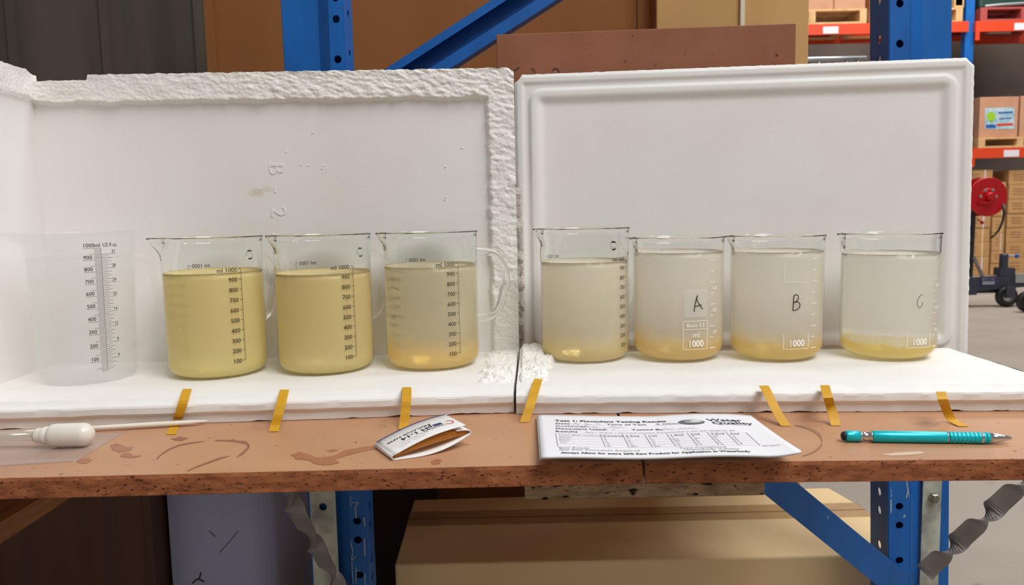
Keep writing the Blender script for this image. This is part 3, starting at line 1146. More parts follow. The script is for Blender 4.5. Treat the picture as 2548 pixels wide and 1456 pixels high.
def lab_beaker(px, depth, spout_a, print_a, level, lmat, letter, opacity_m, label, H=0.138, R=0.051):
    x = P(px, 760, depth).x
    t = thing('glass_beaker', label, 'beaker', (x, depth, Z0 + FT + 0.0004), -atan2(x, depth), 'lettered glass beakers')
    wall = 0.0016
    glass_body(R, H, wall, spout_a, 'beaker_body', t, glass_m, rb=0.017, wet=level)
    liquid_body(R, wall, 0.017, level, 'water', t, lmat)
    f = cyl(R, print_a, out=0.0003)
    # frosted writing field
    m = MB()
    m.grid(lambda u, v: f(-0.0135 + 0.027 * u, 0.052 + 0.030 * v), 12, 2)
    m.build('writing_field', opacity_m, t, world=False)
    g = cyl(R, print_a, out=0.0006)
    s = MB()
    K = 0.0042
    if letter == 'A':
        strokes = [[(-0.9, -2.1), (-0.75, -0.6), (-0.2, 1.7), (0.05, 2.2)], [(-0.05, 2.1), (-0.2, 1.0), (0.6, -0.4), (1.5, -1.5)], [(-0.8, -0.7), (0.2, -0.6), (1.2, -0.35)]]
        ox = 0.0015
    elif letter == 'B':
        strokes = [[(-0.95, -2.0), (-0.85, -0.2), (-0.75, 1.8)], [(-0.75, 1.8), (-0.3, 2.1), (0.35, 1.9), (0.5, 1.2), (0.1, 0.5), (-0.75, 0.05)],
                   [(-0.75, 0.05), (0.3, 0.3), (0.9, -0.3), (0.8, -1.2), (0.1, -1.8), (-0.95, -2.0)]]
        ox = -0.001
    else:
        strokes = [[(0.5, 1.6), (0.0, 1.5), (-0.6, 0.8), (-0.95, -0.2), (-0.8, -1.2), (-0.3, -1.7), (0.25, -1.5), (0.6, -0.8), (0.5, -0.3)]]
        ox = -0.001
    for st in strokes:
        put_stroke(s, g, [(ox + a_ * K, 0.0665 + b_ * K) for a_, b_ in st], 0.0011 if letter != 'C' else 0.0006)
    s.build('handwritten_letter', marker_m, t, world=False)
    p = MB()
    z1, z2 = 0.0165, 0.0475
    x0, x1 = -0.0140, 0.0140
    lw = 0.00045
    for a_, b_ in (((x0, z1), (x1, z1)), ((x0, z1), (x0, z2 if letter == 'A' else z1 + 0.016)), ((x1, z1), (x1, z2 if letter == 'A' else z1 + 0.016))):
        put_line(p, f, a_, b_, lw, 6)
    put_text(p, '1000', 0.0105, f, 0, z1 + 0.0026, 0.86, 'c', 0.0003)
    if letter == 'A':
        put_line(p, f, (x0, z2), (x1, z2), lw, 6)
        put_line(p, f, (x0, z2 - 0.009), (x1, z2 - 0.009), lw, 6)
        put_text(p, 'Boro 3.3', 0.0058, f, 0, z2 - 0.0066, 1.0, 'c')
        put_text(p, 'ml', 0.0085, f, 0, z1 + 0.0130, 1.0, 'c', 0.0001)
    if letter == 'B':
        put_line(p, f, (x0, 0.089), (x0, 0.113), 0.0003)
        put_line(p, f, (x0, 0.089), (0.008, 0.089), 0.0004, 4)
    # graduation ticks further round
    h = cyl(R, print_a, out=0.0003)
    for i in range(9):
        z = 0.0165 + 0.0121 * i
        put_line(p, h, (0.018, z), (0.0255 if i % 2 == 0 else 0.023, z), 0.0006 if i else 0.0009, 3)
    for i, v in ((1, '200'), (3, '400'), (5, '600')):
        if letter != 'B':
            put_text(p, v, 0.0055, h, 0.0215, 0.0165 + 0.0121 * i + 0.0035, 0.9)
    p.build('white_print', whiteink_m, t, world=False)
    return t


lab_beaker(1687, 0.894, rad(-54), rad(22), 0.1215, Lq['a'], 'A', label_m, 'glass beaker with a handwritten letter A and 1000 printed in white')
lab_beaker(1931, 0.884, rad(-56), rad(25), 0.1205, Lq['b'], 'B', label2_m, 'glass beaker with a handwritten letter B')
lab_beaker(2210, 0.876, rad(-54), rad(38), 0.1160, Lq['c'], 'C', label2_m, 'glass beaker of the clearest water with a faint handwritten letter C')

# plastic beaker with black graduations
PR, PH, PT = 0.0535, 0.159, 0.87
xp = P(212, 760, 0.842).x
pb = thing('plastic_beaker', 'translucent plastic beaker of clear water with a dense black millilitre scale', 'beaker', (xp, 0.842, Z0 + FT + 0.0004), -atan2(xp, 0.842))
glass_body(PR, PH, 0.0016, rad(-72), 'beaker_body', pb, pp_m, PT, 0.006, 0.022)
liquid_body(PR, 0.0016, 0.006, 0.1325, 'water', pb, Lq['pp'], PT, PH, -0.0004)
ph_ = MB()
ha = rad(112)
pts = []
for k in range(15):
    q = k / 14
    ang = pi * q
    zz = 0.078 + 0.050 * cos(ang)
    rr = PR * 0.93 + 0.030 * (sin(ang) ** 0.5)
    pts.append((rr * sin(ha), -rr * cos(ha), zz))
ph_.tube(pts, 0.0045, 10)
ph_.build('handle', pp_m, pb, smooth=True, world=False)
s = MB()
f = cyl(PR, rad(20), PT, PH, 0.0004)
ypx = [(0, 947), (100, 911), (200, 876), (300, 840), (400, 807), (500, 774), (600, 742), (700, 711), (800, 680), (900, 650), (1000, 620)]


def zv(v):
    i = min(9, int(v // 100))
    y = ypx[i][1] + (ypx[i + 1][1] - ypx[i][1]) * (v - 100 * i) / 100
    return 0.172 - (y - 545.5) / 1950 * 0.793


put_line(s, f, (0, zv(30)), (0, zv(1000)), 0.00028, 10)
for v in range(30, 1001, 10):
    L_ = 0.0240 * 0.72 if v % 100 == 0 else (0.0115 if v % 50 == 0 else 0.0068)
    put_line(s, f, (-L_, zv(v)), (0, zv(v)), 0.0003, 3)
    if v % 100 == 0:
        put_text(s, str(v), 0.0056, f, -0.0172, zv(v) + 0.0012, 1.0, 'l', 0.00005)
put_text(s, 'ml', 0.0056, f, -0.0010, zv(1000) + 0.0012, 1.0, 'r', 0.00005)
put_text(s, 'US fl oz.', 0.0056, f, 0.0018, zv(1000) + 0.0012, 0.85, 'l', 0.00005)
for q in range(2, 65):
    oz = q / 2
    v = oz * 29.574
    if v < 30:
        continue
    L_ = 0.0150 if oz % 4 == 0 else (0.0105 if oz % 1 == 0 else 0.0066)
    put_line(s, f, (0, zv(v)), (L_, zv(v)), 0.0003, 3)
    if oz % 4 == 0:
        put_text(s, str(int(oz)), 0.0046, f, 0.0150, zv(v) + 0.0011, 1.0, 'r', 0.00004)
s.build('printed_scale', ink_m, pb, world=False)


# ------------------------------------------------------------------ indicator paper strips hanging over the foam edge
def indicator(label, pts, wd=0.0088, side=1):
    """pts: photo points with the level they lie at"""
    q = [G(x, y, z) for x, y, z in pts]
    # smooth the path
    path = []
    for i in range(len(q) - 1):
        p0, p1, p2, p3 = q[max(i - 1, 0)], q[i], q[i + 1], q[min(i + 2, len(q) - 1)]
        for k in range(5):
            t = k / 5
            path.append(0.5 * ((2 * p1) + (p2 - p0) * t + (2 * p0 - 5 * p1 + 4 * p2 - p3) * t * t + (3 * p1 - p0 - 3 * p2 + p3) * t ** 3))
    path.append(q[-1])
    m = MB()
    vs_ = []
    wv = Vector((wd / 2, 0, 0))
    th = 0.00018
    for i, p in enumerate(path):
        t = (path[min(i + 1, len(path) - 1)] - path[max(i - 1, 0)]).normalized()
        nn = t.cross(Vector((1, 0, 0))).normalized()
        for sx, sn in ((-1, 1), (1, 1), (1, -1), (-1, -1)):
            vs_.append(p + wv * sx + nn * th * sn)
    fs = []
    for i in range(len(path) - 1):
        for k in range(4):
            fs.append((4 * i + k, 4 * i + (k + 1) % 4, 4 * i + 4 + (k + 1) % 4, 4 * i + 4 + k))
    fs += [(3, 2, 1, 0), tuple(4 * (len(path) - 1) + k for k in range(4))]
    m.add(vs_, fs)
    o = m.build('indicator_strip', yellow_m, fix=True)
    # origin at the strip's lower end
    return tag(o, label, 'paper strip', 'yellow indicator strips over the foam edge')


zf = Z0 + FT + 0.0012
indicator('yellow indicator strip crossed by the tip of the white rod', [(466, 968, zf), (459, 990, zf + 0.0002), (447, 1028, Z0 + 0.013), (438, 1052, Z0 + 0.0014), (425, 1081, Z0 + 0.0005)])
indicator('yellow indicator strip in front of the second cloudy yellow jug', [(708, 970, zf), (703, 990, zf + 0.0002), (694, 1026, Z0 + 0.016), (685, 1058, Z0 + 0.005), (681, 1074, Z0 + 0.0006)])
indicator('yellow indicator strip directly behind the white booklet', [(1012, 964, zf), (1012, 986, zf + 0.0002), (1009, 1022, Z0 + 0.015), (1006, 1052, Z0 + 0.005), (1003, 1068, Z0 + 0.0006)])
indicator('yellow indicator strip by the crack between the two foam pieces', [(1341, 939, zf), (1333, 963, zf + 0.0002), (1322, 1000, Z0 + 0.017), (1311, 1034, Z0 + 0.006), (1305, 1051, Z0 + 0.0006)])
indicator('yellow indicator strip just behind the printed test sheet', [(1900, 960, zf), (1906, 970, zf + 0.0002), (1922, 1003, Z0 + 0.017), (1942, 1040, Z0 + 0.006), (1956, 1060, Z0 + 0.0006)])
indicator('yellow indicator strip behind the stylus end of the pen', [(2052, 959, zf), (2059, 985, zf + 0.0004), (2066, 1010, Z0 + 0.016), (2075, 1040, Z0 + 0.006), (2080, 1059, Z0 + 0.0006)])
indicator('yellow indicator strip whose lower end bends flat behind the pen grip', [(2341, 975, zf), (2346, 994, zf + 0.0003), (2353, 1014, Z0 + 0.015), (2368, 1044, Z0 + 0.003), (2398, 1061, Z0 + 0.0006)])

# ------------------------------------------------------------------ indicator booklet
c0, c1 = G(978, 1147), G(1172, 1111)     # front edge: hinge corner, far corner
c3 = G(942, 1110)                        # hinge back corner
ub = (c1 - c0)
LBK = ub.length
ub.normalize()
vb = Vector((-ub.y, ub.x, 0))
WBK = 0.036
bk = thing('indicator_booklet', 'open white indicator paper booklet with amber leaves inside', 'booklet', tuple(c0))


def BK(u, v, z):
    p = c0 + ub * u + vb * v
    return Vector((p.x, p.y, Z0 + z))


def sheet(fn, nu, nv, th, name, mat, parent, **kw):
    m = MB()
    m.grid(fn, nu, nv)
    return m.build(name, mat, parent, smooth=True, solid=th, **kw)


def lower(u, v):
    x = u * LBK
    z = 0.0006 + 0.0105 * max(0, (u - 0.25) / 0.75) ** 2
    y = v * WBK - 0.004 * sin(pi * u) * (1 - v)
    return BK(x, y, z)


sheet(lower, 20, 4, 0.0006, 'lower_cover', cover_m, bk)


def leafs(k):
    def fn(u, v):
        x = 0.002 + u * (LBK - 0.004)
        z = 0.0022 + k * 0.00055 + 0.0088 * u + 0.0030 * sin(pi * u) * (0.35 + 0.16 * k)
        return BK(x, 0.002 + v * (WBK - 0.004), z)
    return fn


for k in range(6):
    sheet(leafs(k), 16, 2, 0.0004, 'indicator_leaf', amber_m, bk)
# stapled fold at the far end
sheet(lambda u, v: BK(LBK - 0.0125 + 0.0130 * u, v * WBK, 0.0152 - 0.0022 * u ** 3), 8, 2, 0.0006, 'stapled_fold', cover_m, bk)
sheet(lambda u, v: BK(LBK + 0.0004 * sin(pi * u), v * WBK, 0.0107 + 0.0024 * u), 4, 2, 0.0006, 'fold_end', cover_m, bk)
m = MB()
m.bar(BK(LBK - 0.006, 0.010, 0.0158), BK(LBK - 0.006, 0.020, 0.0158), ub * 0.0004, Vector((0, 0, 0.0003)))
m.build('staple', steel_m, bk)
FA = rad(12.5)


def flap(x, y, dz=0.0):
    z = 0.0045 + x * sin(FA) + 0.0030 * sin(pi * min(1, x / 0.068))
    return BK(0.0006 + x * cos(FA) * 0.99, y, z + dz)


FLAP_L = 0.0665
sheet(lambda u, v: flap(u * FLAP_L, v * (WBK + 0.006) - 0.0005), 16, 3, 0.0006, 'upper_cover', cover_m, bk)
sheet(lambda u, v: BK(0.0004 - 0.0012 * sin(pi * u), v * (WBK + 0.004), 0.0006 + 0.0042 * u), 5, 2, 0.0006, 'spine', cover_m, bk)


def fprint(u, v):      # lettering runs upside down on the cover as the viewer sees it
    return flap(FLAP_L - u, WBK + 0.0055 - v, 0.0005)


m = MB()
put_text(m, 'pH 1-14', 0.0088, fprint, 0.0225, 0.0160 + 0.004, 1.0, 'l', 0.0002)
put_text(m, 'UNIVERSAL', 0.0042, fprint, 0.012, 0.0140 + 0.0120, 1.0, 'l')
put_text(m, 'INDICATOR PAPER', 0.0046, fprint, 0.0215, 0.0130 + 0.0020 - 0.0025 + 0.0020, 1.05, 'l', 0.0001)
m.build('cover_lettering', ink_m, bk)
m = MB()
put_text(m, 'Range pH 1 to 14', 0.0034, fprint, 0.030, 0.0290, 1.0, 'l')
put_text(m, '20 leaves - keep dry', 0.0030, fprint, 0.034, 0.0335, 1.0, 'l')
m.build('cover_small_print', paleink_m, bk)
m = MB()
m.grid(lambda u, v: flap(u * FLAP_L, WBK + 0.0030 + 0.0016 * v, 0.0006), 16, 1)
m.grid(lambda u, v: fprint(0.0135 + 0.0080 * u, 0.0195 + 0.0055 * v), 2, 1)
m.build('navy_band', blueink_m, bk)
m = MB()
put_stroke(m, fprint, [(0.0075 + 0.0035 * cos(t), 0.0250 + 0.0045 * sin(t)) for t in [0.4 + 4.6 * k / 12 for k in range(13)]], 0.0012)
m.build('red_emblem', redink_m, bk)

# ------------------------------------------------------------------ printed test sheet
q0, q1, q2, q3 = G(1347, 1139, Z0 + 0.010), G(1993, 1126, Z0 + 0.012), G(1868, 1034, Z0 + 0.004), G(1338, 1032, Z0 + 0.004)
ts = thing('test_sheet', 'folded white test results sheet lying in front of the foam', 'paper', tuple(G(1660, 1100)))


def sheet_z(u, v):
    z = 0.0105 - 0.0065 * v
    z += 0.0022 * sin(pi * min(1, max(0, u - 0.55) / 0.45)) * v * 0.9 - 0.0012 * sin(pi * min(1, u / 0.9)) * v
    z += 0.0012 * sin(3.2 * pi * u + 0.8) * (1 - v) * 0.6
    k = max(0, u - 0.86) / 0.14
    z += 0.0035 * k * k * (1 - v) ** 2
    return z


def SH(u, v, dz=0.0):
    p = (q0 * (1 - u) + q1 * u) * (1 - v) + (q3 * (1 - u) + q2 * u) * v
    return Vector((p.x, p.y, Z0 + sheet_z(u, v) + dz))


sheet(lambda u, v: SH(u, v), 40, 16, 0.0003, 'top_page', paper_m, ts)
sheet(lambda u, v: SH(u * 1.0 - 0.006, v * 0.99 + 0.006, -0.0012 - 0.001 * (1 - v)), 40, 8, 0.0003, 'under_page', paper_m, ts)
sheet(lambda u, v: SH(u, 0, -0.0012 * v - 0.0004 * v) + Vector((0, -0.0006 * sin(pi * v), 0)), 40, 4, 0.0003, 'page_fold', paper_m, ts)
SW, SHH = 0.213, 0.128


def SP(x, y):
    return SH(x / SW, y / SHH, 0.0004)


def slant(x, y):       # page coordinates measured from the near left corner
    return SP(x, y)


gk, pk = MB(), MB()


def bold_line(*a_):
    m_ = MB()
    put_text(m_, *a_)
    m_.build('bold_lettering', sheetink_m, ts)


bold_line('Test 1: Flocculent Testing Results', 0.0078, slant, 0.0165, 0.1030, 1.02, 'l', 0.0003)
put_text(gk, 'Date', 0.0066, slant, 0.0165, 0.0935, 1.1, 'l', 0.0002)
put_text(gk, 'Time of Test', 0.0066, slant, 0.0660, 0.0930, 1.1, 'l', 0.0002)
put_text(gk, 'Customer', 0.0066, slant, 0.0160, 0.0845, 1.1, 'l', 0.0001)
put_text(gk, 'Flocculent Used', 0.0066, slant, 0.0155, 0.0755, 1.1, 'l', 0.0002)
put_text(gk, 'Tested By', 0.0066, slant, 0.0870, 0.0755, 1.1, 'l', 0.0002)
bold_line('Results', 0.0066, slant, 0.0150, 0.0665, 1.1, 'l', 0.0001)
put_text(gk, '- Mark 1-10 best, 1 worst and comment. Recommended to test each sample for pH', 0.0050, slant, 0.0400, 0.0655, 0.82, 'l')
for a_, b_ in (((0.031, 0.0925), (0.064, 0.0925)), ((0.110, 0.0920), (0.137, 0.0920)), ((0.040, 0.0835), (0.085, 0.0835)), ((0.050, 0.0745), (0.084, 0.0745)), ((0.109, 0.0745), (0.150, 0.0745))):
    put_line(pk, slant, a_, b_, 0.0004, 4)
# handwriting
rnd = random.Random(5)


def scrawl(m, x0, x1, y, h):
    pts = []
    x = x0
    while x < x1:
        pts.append((x, y + h * (0.15 + 0.85 * rnd.random()) if len(pts) % 2 else y + h * 0.2 * rnd.random()))
        x += 0.0012 + 0.0014 * rnd.random()
        if rnd.random() < 0.12:
            put_stroke(m, slant, pts, 0.00045)
            pts = []
            x += 0.002
    if len(pts) > 1:
        put_stroke(m, slant, pts, 0.00045)


scrawl(gk, 0.034, 0.060, 0.0935, 0.006)
put_text(gk, '9.00am', 0.0075, slant, 0.113, 0.0932, 1.2, 'l')
scrawl(gk, 0.043, 0.082, 0.0845, 0.006)
scrawl(gk, 0.053, 0.073, 0.0755, 0.006)
scrawl(gk, 0.113, 0.146, 0.0755, 0.007)
# table
ty0, ty1 = 0.0240, 0.0620
cols = [0.0150, 0.0560, 0.0765, 0.0965, 0.1165, 0.1350, 0.1530, 0.1700, 0.1880]
for x in cols:
    put_line(gk, slant, (x, ty0), (x, ty1), 0.0005, 4)
for y in (ty0, 0.0315, 0.0385, 0.0455, 0.0530, ty1):
    put_line(pk, slant, (cols[0], y), (cols[-1], y), 0.00035, 10)
put_text(gk, 'Time after treatment', 0.0050, slant, 0.0172, 0.0560, 1.0)
put_text(gk, '30sec', 0.0050, slant, 0.0172, 0.0485, 1.0)
put_text(gk, '1hr', 0.0050, slant, 0.0172, 0.0340, 1.0)
put_text(gk, '5min', 0.0050, slant, 0.0172, 0.0410, 1.0)
for x, nme in zip(cols[1:8], ('Control', '0.5ml', '1ml', '1.5ml', '2ml', '2.5ml', '3ml')):
    put_text(gk, nme, 0.0056, slant, x + 0.0020, 0.0555, 1.0, 'l', 0.0001)
    for y in (0.0490, 0.0440, 0.0390, 0.0340, 0.0290, 0.0250):
        put_text(gk, rnd.choice(('pH', 'cl', 'fl')), 0.0042, slant, x + 0.0020, y, 1.0)
put_text(gk, 'Best Result', 0.0052, slant, 0.0155, 0.0185, 1.1)
put_text(gk, 'Qty Raw Flocculent Required', 0.0052, slant, 0.0155, 0.0120 + 0.0015, 1.1)
put_text(gk, 'Time Completed', 0.0052, slant, 0.118, 0.0170, 1.1)
put_text(gk, 'Waterbody Volume', 0.0052, slant, 0.121, 0.0118, 1.1)
put_text(gk, 'am/pm', 0.0050, slant, 0.189, 0.0215, 1.1)
bold_line('Always Allow for extra 20% Raw Product for Application in Waterbody', 0.0062, slant, 0.0165, 0.0048, 0.87, 'l', 0.0002)
bold_line('Water', 0.0122, slant, 0.1635, 0.0990, 1.0, 'l', 0.0003)
bold_line('Quality', 0.0122, slant, 0.1655, 0.0890, 1.05, 'l', 0.0003)
put_line(pk, slant, (0.172, 0.0865), (0.197, 0.0865), 0.0006, 4)
gk.build('form_lettering', greyink_m, ts)
pk.build('form_lines', paleink_m, ts)
# round logo with a pale centre
lg1, lg2 = MB(), MB()
LC = (0.1475, 0.0975)
lg1.add([SH(LC[0] / SW, LC[1] / SHH, 0.0004)] + [SH((LC[0] + 0.0125 * cos(t)) / SW, (LC[1] + 0.0088 * sin(t)) / SHH, 0.0004) for t in [2 * pi * k / 32 for k in range(32)]],
        [(0, i + 1, (i + 1) % 32 + 1) for i in range(32)])
lg1.build('logo_disc', pm('logo_grey', C(92, 90, 96), 0.5), ts)
for rr, mt in ((0.72, pm('logo_mid', C(158, 156, 160), 0.5)), (0.42, pm('logo_pale', C(222, 220, 222), 0.5))):
    m = MB()
    m.add([SH((LC[0] + 0.002 * (1 - rr) * 4) / SW, LC[1] / SHH, 0.0005 + (1 - rr) * 0.0002)] +
          [SH((LC[0] + 0.002 * (1 - rr) * 4 + 0.0125 * rr * cos(t)) / SW, (LC[1] + 0.0012 * (1 - rr) * 3 + 0.0088 * rr * sin(t)) / SHH, 0.0005 + (1 - rr) * 0.0002) for t in
           [2 * pi * k / 32 for k in range(32)]], [(0, i + 1, (i + 1) % 32 + 1) for i in range(32)])
    m.build('logo_shine', mt, ts)

# ------------------------------------------------------------------ turquoise stylus pen
pa, pe = G(2092, 1099, Z0), G(2520, 1105, Z0)
ax = (pe - pa)
PL = ax.length
ax.normalize()
PRr = 0.0046
pen = thing('stylus_pen', 'turquoise ballpoint pen with chrome trim and a black stylus end', 'pen', tuple(pa))
PM = Matrix.Translation(pa + Vector((0, 0, PRr + 0.0002))) @ Vector((0, 0, 1)).rotation_difference(ax).to_matrix().to_4x4()


def pl(a_):
    return a_ * PL


def pen_part(name, prof, mat):
    m = MB()
    m.lathe(prof, 24, PM)
    m.build(name, mat, pen, smooth=True)


R_ = PRr
pen_part('stylus_tip', [(0, 0), (R_ * .45, pl(.002)), (R_ * .72, pl(.008)), (R_ * .82, pl(.018)), (R_ * .82, pl(.030)), (0, pl(.030))], rubber_m)
pen_part('end_cap', [(0, pl(.026)), (R_ * .9, pl(.026)), (R_ * .99, pl(.030)), (R_, pl(.040)), (R_, pl(.110)), (R_ * .9, pl(.112)), (0, pl(.112))], teal_m)
pen_part('chrome_band', [(0, pl(.110)), (R_ * .94, pl(.110)), (R_ * .94, pl(.122)), (R_ * .80, pl(.125)), (R_ * .80, pl(.172)), (R_ * .94, pl(.175)), (R_ * .94, pl(.183)), (0, pl(.183))], chrome_m)
pen_part('barrel', [(0, pl(.183)), (R_ * .98, pl(.183)), (R_ * 1.04, pl(.188)), (R_ * 1.06, pl(.3)), (R_ * 1.04, pl(.614)), (R_, pl(.617)), (0, pl(.617))], teal_m)
pen_part('grip_ring', [(0, pl(.617)), (R_ * 1.0, pl(.617)), (R_ * 1.0, pl(.626)), (0, pl(.626))], chrome_m)
gp = [(0, pl(.626))]
for k in range(9):
    z = .628 + k * .024
    gp += [(R_ * 1.03, pl(z)), (R_ * 1.03, pl(z + .014)), (R_ * .96, pl(z + .018)), (R_ * .96, pl(z + .021))]
gp += [(0, pl(.628 + 9 * .024))]
pen_part('ribbed_grip', gp, teal_m)
pen_part('grip_collar', [(0, pl(.812)), (R_ * 1.05, pl(.812)), (R_ * 1.05, pl(.824)), (0, pl(.824))], chrome_m)
pen_part('front_sleeve', [(0, pl(.840)), (R_ * 1.0, pl(.840)), (R_ * .98, pl(.862)), (0, pl(.862))], teal_m)
pen_part('nose_cone', [(0, pl(.860)), (R_ * .94, pl(.860)), (R_ * .84, pl(.90)), (R_ * .58, pl(.95)), (R_ * .30, pl(.985)), (R_ * .14, pl(.990)), (0, pl(1.0))], chrome_m)

# ------------------------------------------------------------------ rod, rubber bulb and clear bag
ra, rb_ = G(-60, 1092, Z0), G(517, 1058, Z0)
rr = 0.0022
rod = thing('plastic_rod', 'long white plastic rod with a pointed tip lying along the foam', 'rod', tuple(rb_))
up = Vector((0, 0, rr + 0.0014))
path = [ra.lerp(rb_, t) + up for t in (0.30, 0.55, 0.75, 0.86, 0.93, 0.975, 1.0)]
for i, dz in ((4, 0), (5, 0.0003), (6, 0.0006)):
    path[i].z += dz
m = MB()
m.tube(path, [0.0021, 0.0021, 0.0024, 0.0024, 0.0021, 0.0012, 0.0004], 14)
m.build('rod_shaft', rod_m, rod, smooth=True)
m = MB()
m.tube([ra.lerp(rb_, 0.0) + Vector((0, 0, 0.0034)), ra.lerp(rb_, 0.31) + Vector((0, 0, 0.0034))], 0.0032, 14)
m.build('clear_sheath', tube_m, rod, smooth=True)

ba, bb = G(90, 1106, Z0), G(233, 1121, Z0)
ax2 = Vector((1, 0.03, 0)).normalized()
BLn = 0.0495
BR = 0.0100
bs = G(92, 1117, Z0)
bulb = thing('dropper_bulb', 'shiny white rubber dropper bulb with a ringed neck on the clear bag', 'dropper bulb', tuple(bs))
BM = Matrix.Translation(bs + Vector((0, 0, BR + 0.0016))) @ Vector((0, 0, 1)).rotation_difference(ax2).to_matrix().to_4x4()
m = MB()
prof = [(0, 0.012)]
prof += [(BR * .80, 0.0120), (BR * .93, 0.0135), (BR * .99, 0.017)]
for k in range(0, 9):
    q = (pi / 2) * k / 8
    prof.append((BR * cos(q) if k < 8 else 0, BLn - 0.0095 + 0.0095 * sin(q)))
m.lathe(prof, 32, BM)
m.build('bulb_body', bulb_m, bulb, smooth=True)
m = MB()
m.lathe([(0, 0.0), (BR * .60, 0.0), (BR * .66, 0.0015), (BR * .68, 0.004), (BR * .68, 0.0052), (BR * .74, 0.0066), (BR * .78, 0.0105), (BR * .68, 0.0125), (0, 0.0125)], 32, BM)
m.build('ringed_neck', bulb_m, bulb, smooth=True)
m = MB()
m.lathe([(0, -0.075), (BR * .42, -0.075), (BR * .42, 0.001), (0, 0.001)], 20, BM)
m.build('clear_stem', tube_m, bulb, smooth=True)

bag = thing('plastic_bag', 'flat clear plastic bag lying under the white dropper bulb', 'plastic bag', tuple(G(100, 1120)))
bq = [G(-70, 1166), G(188, 1150), G(312, 1076), G(-70, 1086)]


def bag_fn(u, v):
    p = (bq[0] * (1 - u) + bq[1] * u) * (1 - v) + (bq[3] * (1 - u) + bq[2] * u) * v
    e_ = min(u, 1 - u, v, 1 - v)
    z = 0.0004 + 0.0007 * min(1, e_ * 8) + 0.0004 * noise.noise(Vector((u * 6, v * 4, 1.2)))
    return Vector((p.x, p.y, Z0 + max(0.0003, z)))


m = MB()
m.grid(bag_fn, 40, 16)
m.build('bag_film', bag_m, bag, smooth=True, solid=0.0001)
m = MB()
put_text(m, 'STERILE SINGLE USE', 0.004, lambda x, y: G(-40, 1113, Z0 + 0.0016) + Vector((x, y, 0)), 0, 0, 1.0)
m.build('bag_lettering', greyink_m, bag)

# ------------------------------------------------------------------ brown board standing behind the lid
q = [P(1235, 86, 1.050), P(1981, 58, 1.050)]
hb = thing('fibreboard_sheet', 'reddish brown fibreboard panel with black marker strokes standing behind the foam tray', 'board', (q[0].x, 1.048, Z0))
m = MB()
m.hexa([(q[0].x, 1.050, Z0 + 0.0004), (q[1].x, 1.050, Z0 + 0.0004), (q[1].x, 1.062, Z0 + 0.0004), (q[0].x, 1.062, Z0 + 0.0004),
        (q[0].x, 1.050, q[0].z), (q[1].x, 1.050, q[1].z), (q[1].x, 1.062, q[1].z), (q[0].x, 1.062, q[0].z)])
m.build('panel_board', hard_m, hb, bevel=0.001)
m = MB()


def hp(x, y):
    p = P(x, y, 1.0495)
    return Vector((p.x, 1.0495, p.z))


put_stroke(m, hp, [(1262, 190), (1276, 178), (1292, 168)], 3)
m.build('marker_stroke', marker_m, hb)
m = MB()
put_stroke(m, hp, [(1374, 176), (1380, 170), (1388, 172), (1392, 180)], 3)
m.build('marker_stroke', marker_m, hb)


# ------------------------------------------------------------------ blue rack uprights
def perforated(F, w, z0, z1, holes, r, m):
    """strip 0..w by z0..z1 with round holes; F(u, z) maps to space"""
    n = 16
    zc = z0
    for hz in holes:
        a_, b_ = hz - w / 2, hz + w / 2
        hh = min(w / 2, 0.0135)
        a_, b_ = hz - hh, hz + hh
        if a_ < zc or b_ > z1:
            continue
        m.add([F(0, zc), F(w, zc), F(w, a_), F(0, a_)], [(0, 1, 2, 3)])
        inner, outer = [], []
        for k in range(n):
            q = 2 * pi * k / n + pi / n
            cx, cz = cos(q), sin(q)
            inner.append(F(w / 2 + r * cx, hz + r * cz))
            s_ = max(abs(cx) / (w / 2), abs(cz) / hh)
            outer.append(F(w / 2 + cx / s_, hz + cz / s_))
        corners = [F(w, b_), F(0, b_), F(0, a_), F(w, a_)]
        m.add(inner + outer, [(n + k, n + (k + 1) % n, (k + 1) % n, k) for k in range(n)])
        # corner triangles
        for ci, ang in ((0, pi / 4), (1, 3 * pi / 4), (2, 5 * pi / 4), (3, 7 * pi / 4)):
            # outer points on both sides of the corner
            base_ang = math.atan2(*( (hh, w / 2) if ci in (0,) else (hh, -w / 2) if ci == 1 else (-hh, -w / 2) if ci == 2 else (-hh, w / 2)))
            ks = sorted(range(n), key=lambda k: abs(((2 * pi * k / n + pi / n) - base_ang + pi) % (2 * pi) - pi))[:2]
            m.add([outer[ks[0]], outer[ks[1]], corners[ci]], [(0, 1, 2)])
        zc = b_
    m.add([F(0, zc), F(w, zc), F(w, z1), F(0, z1)], [(0, 1, 2, 3)])


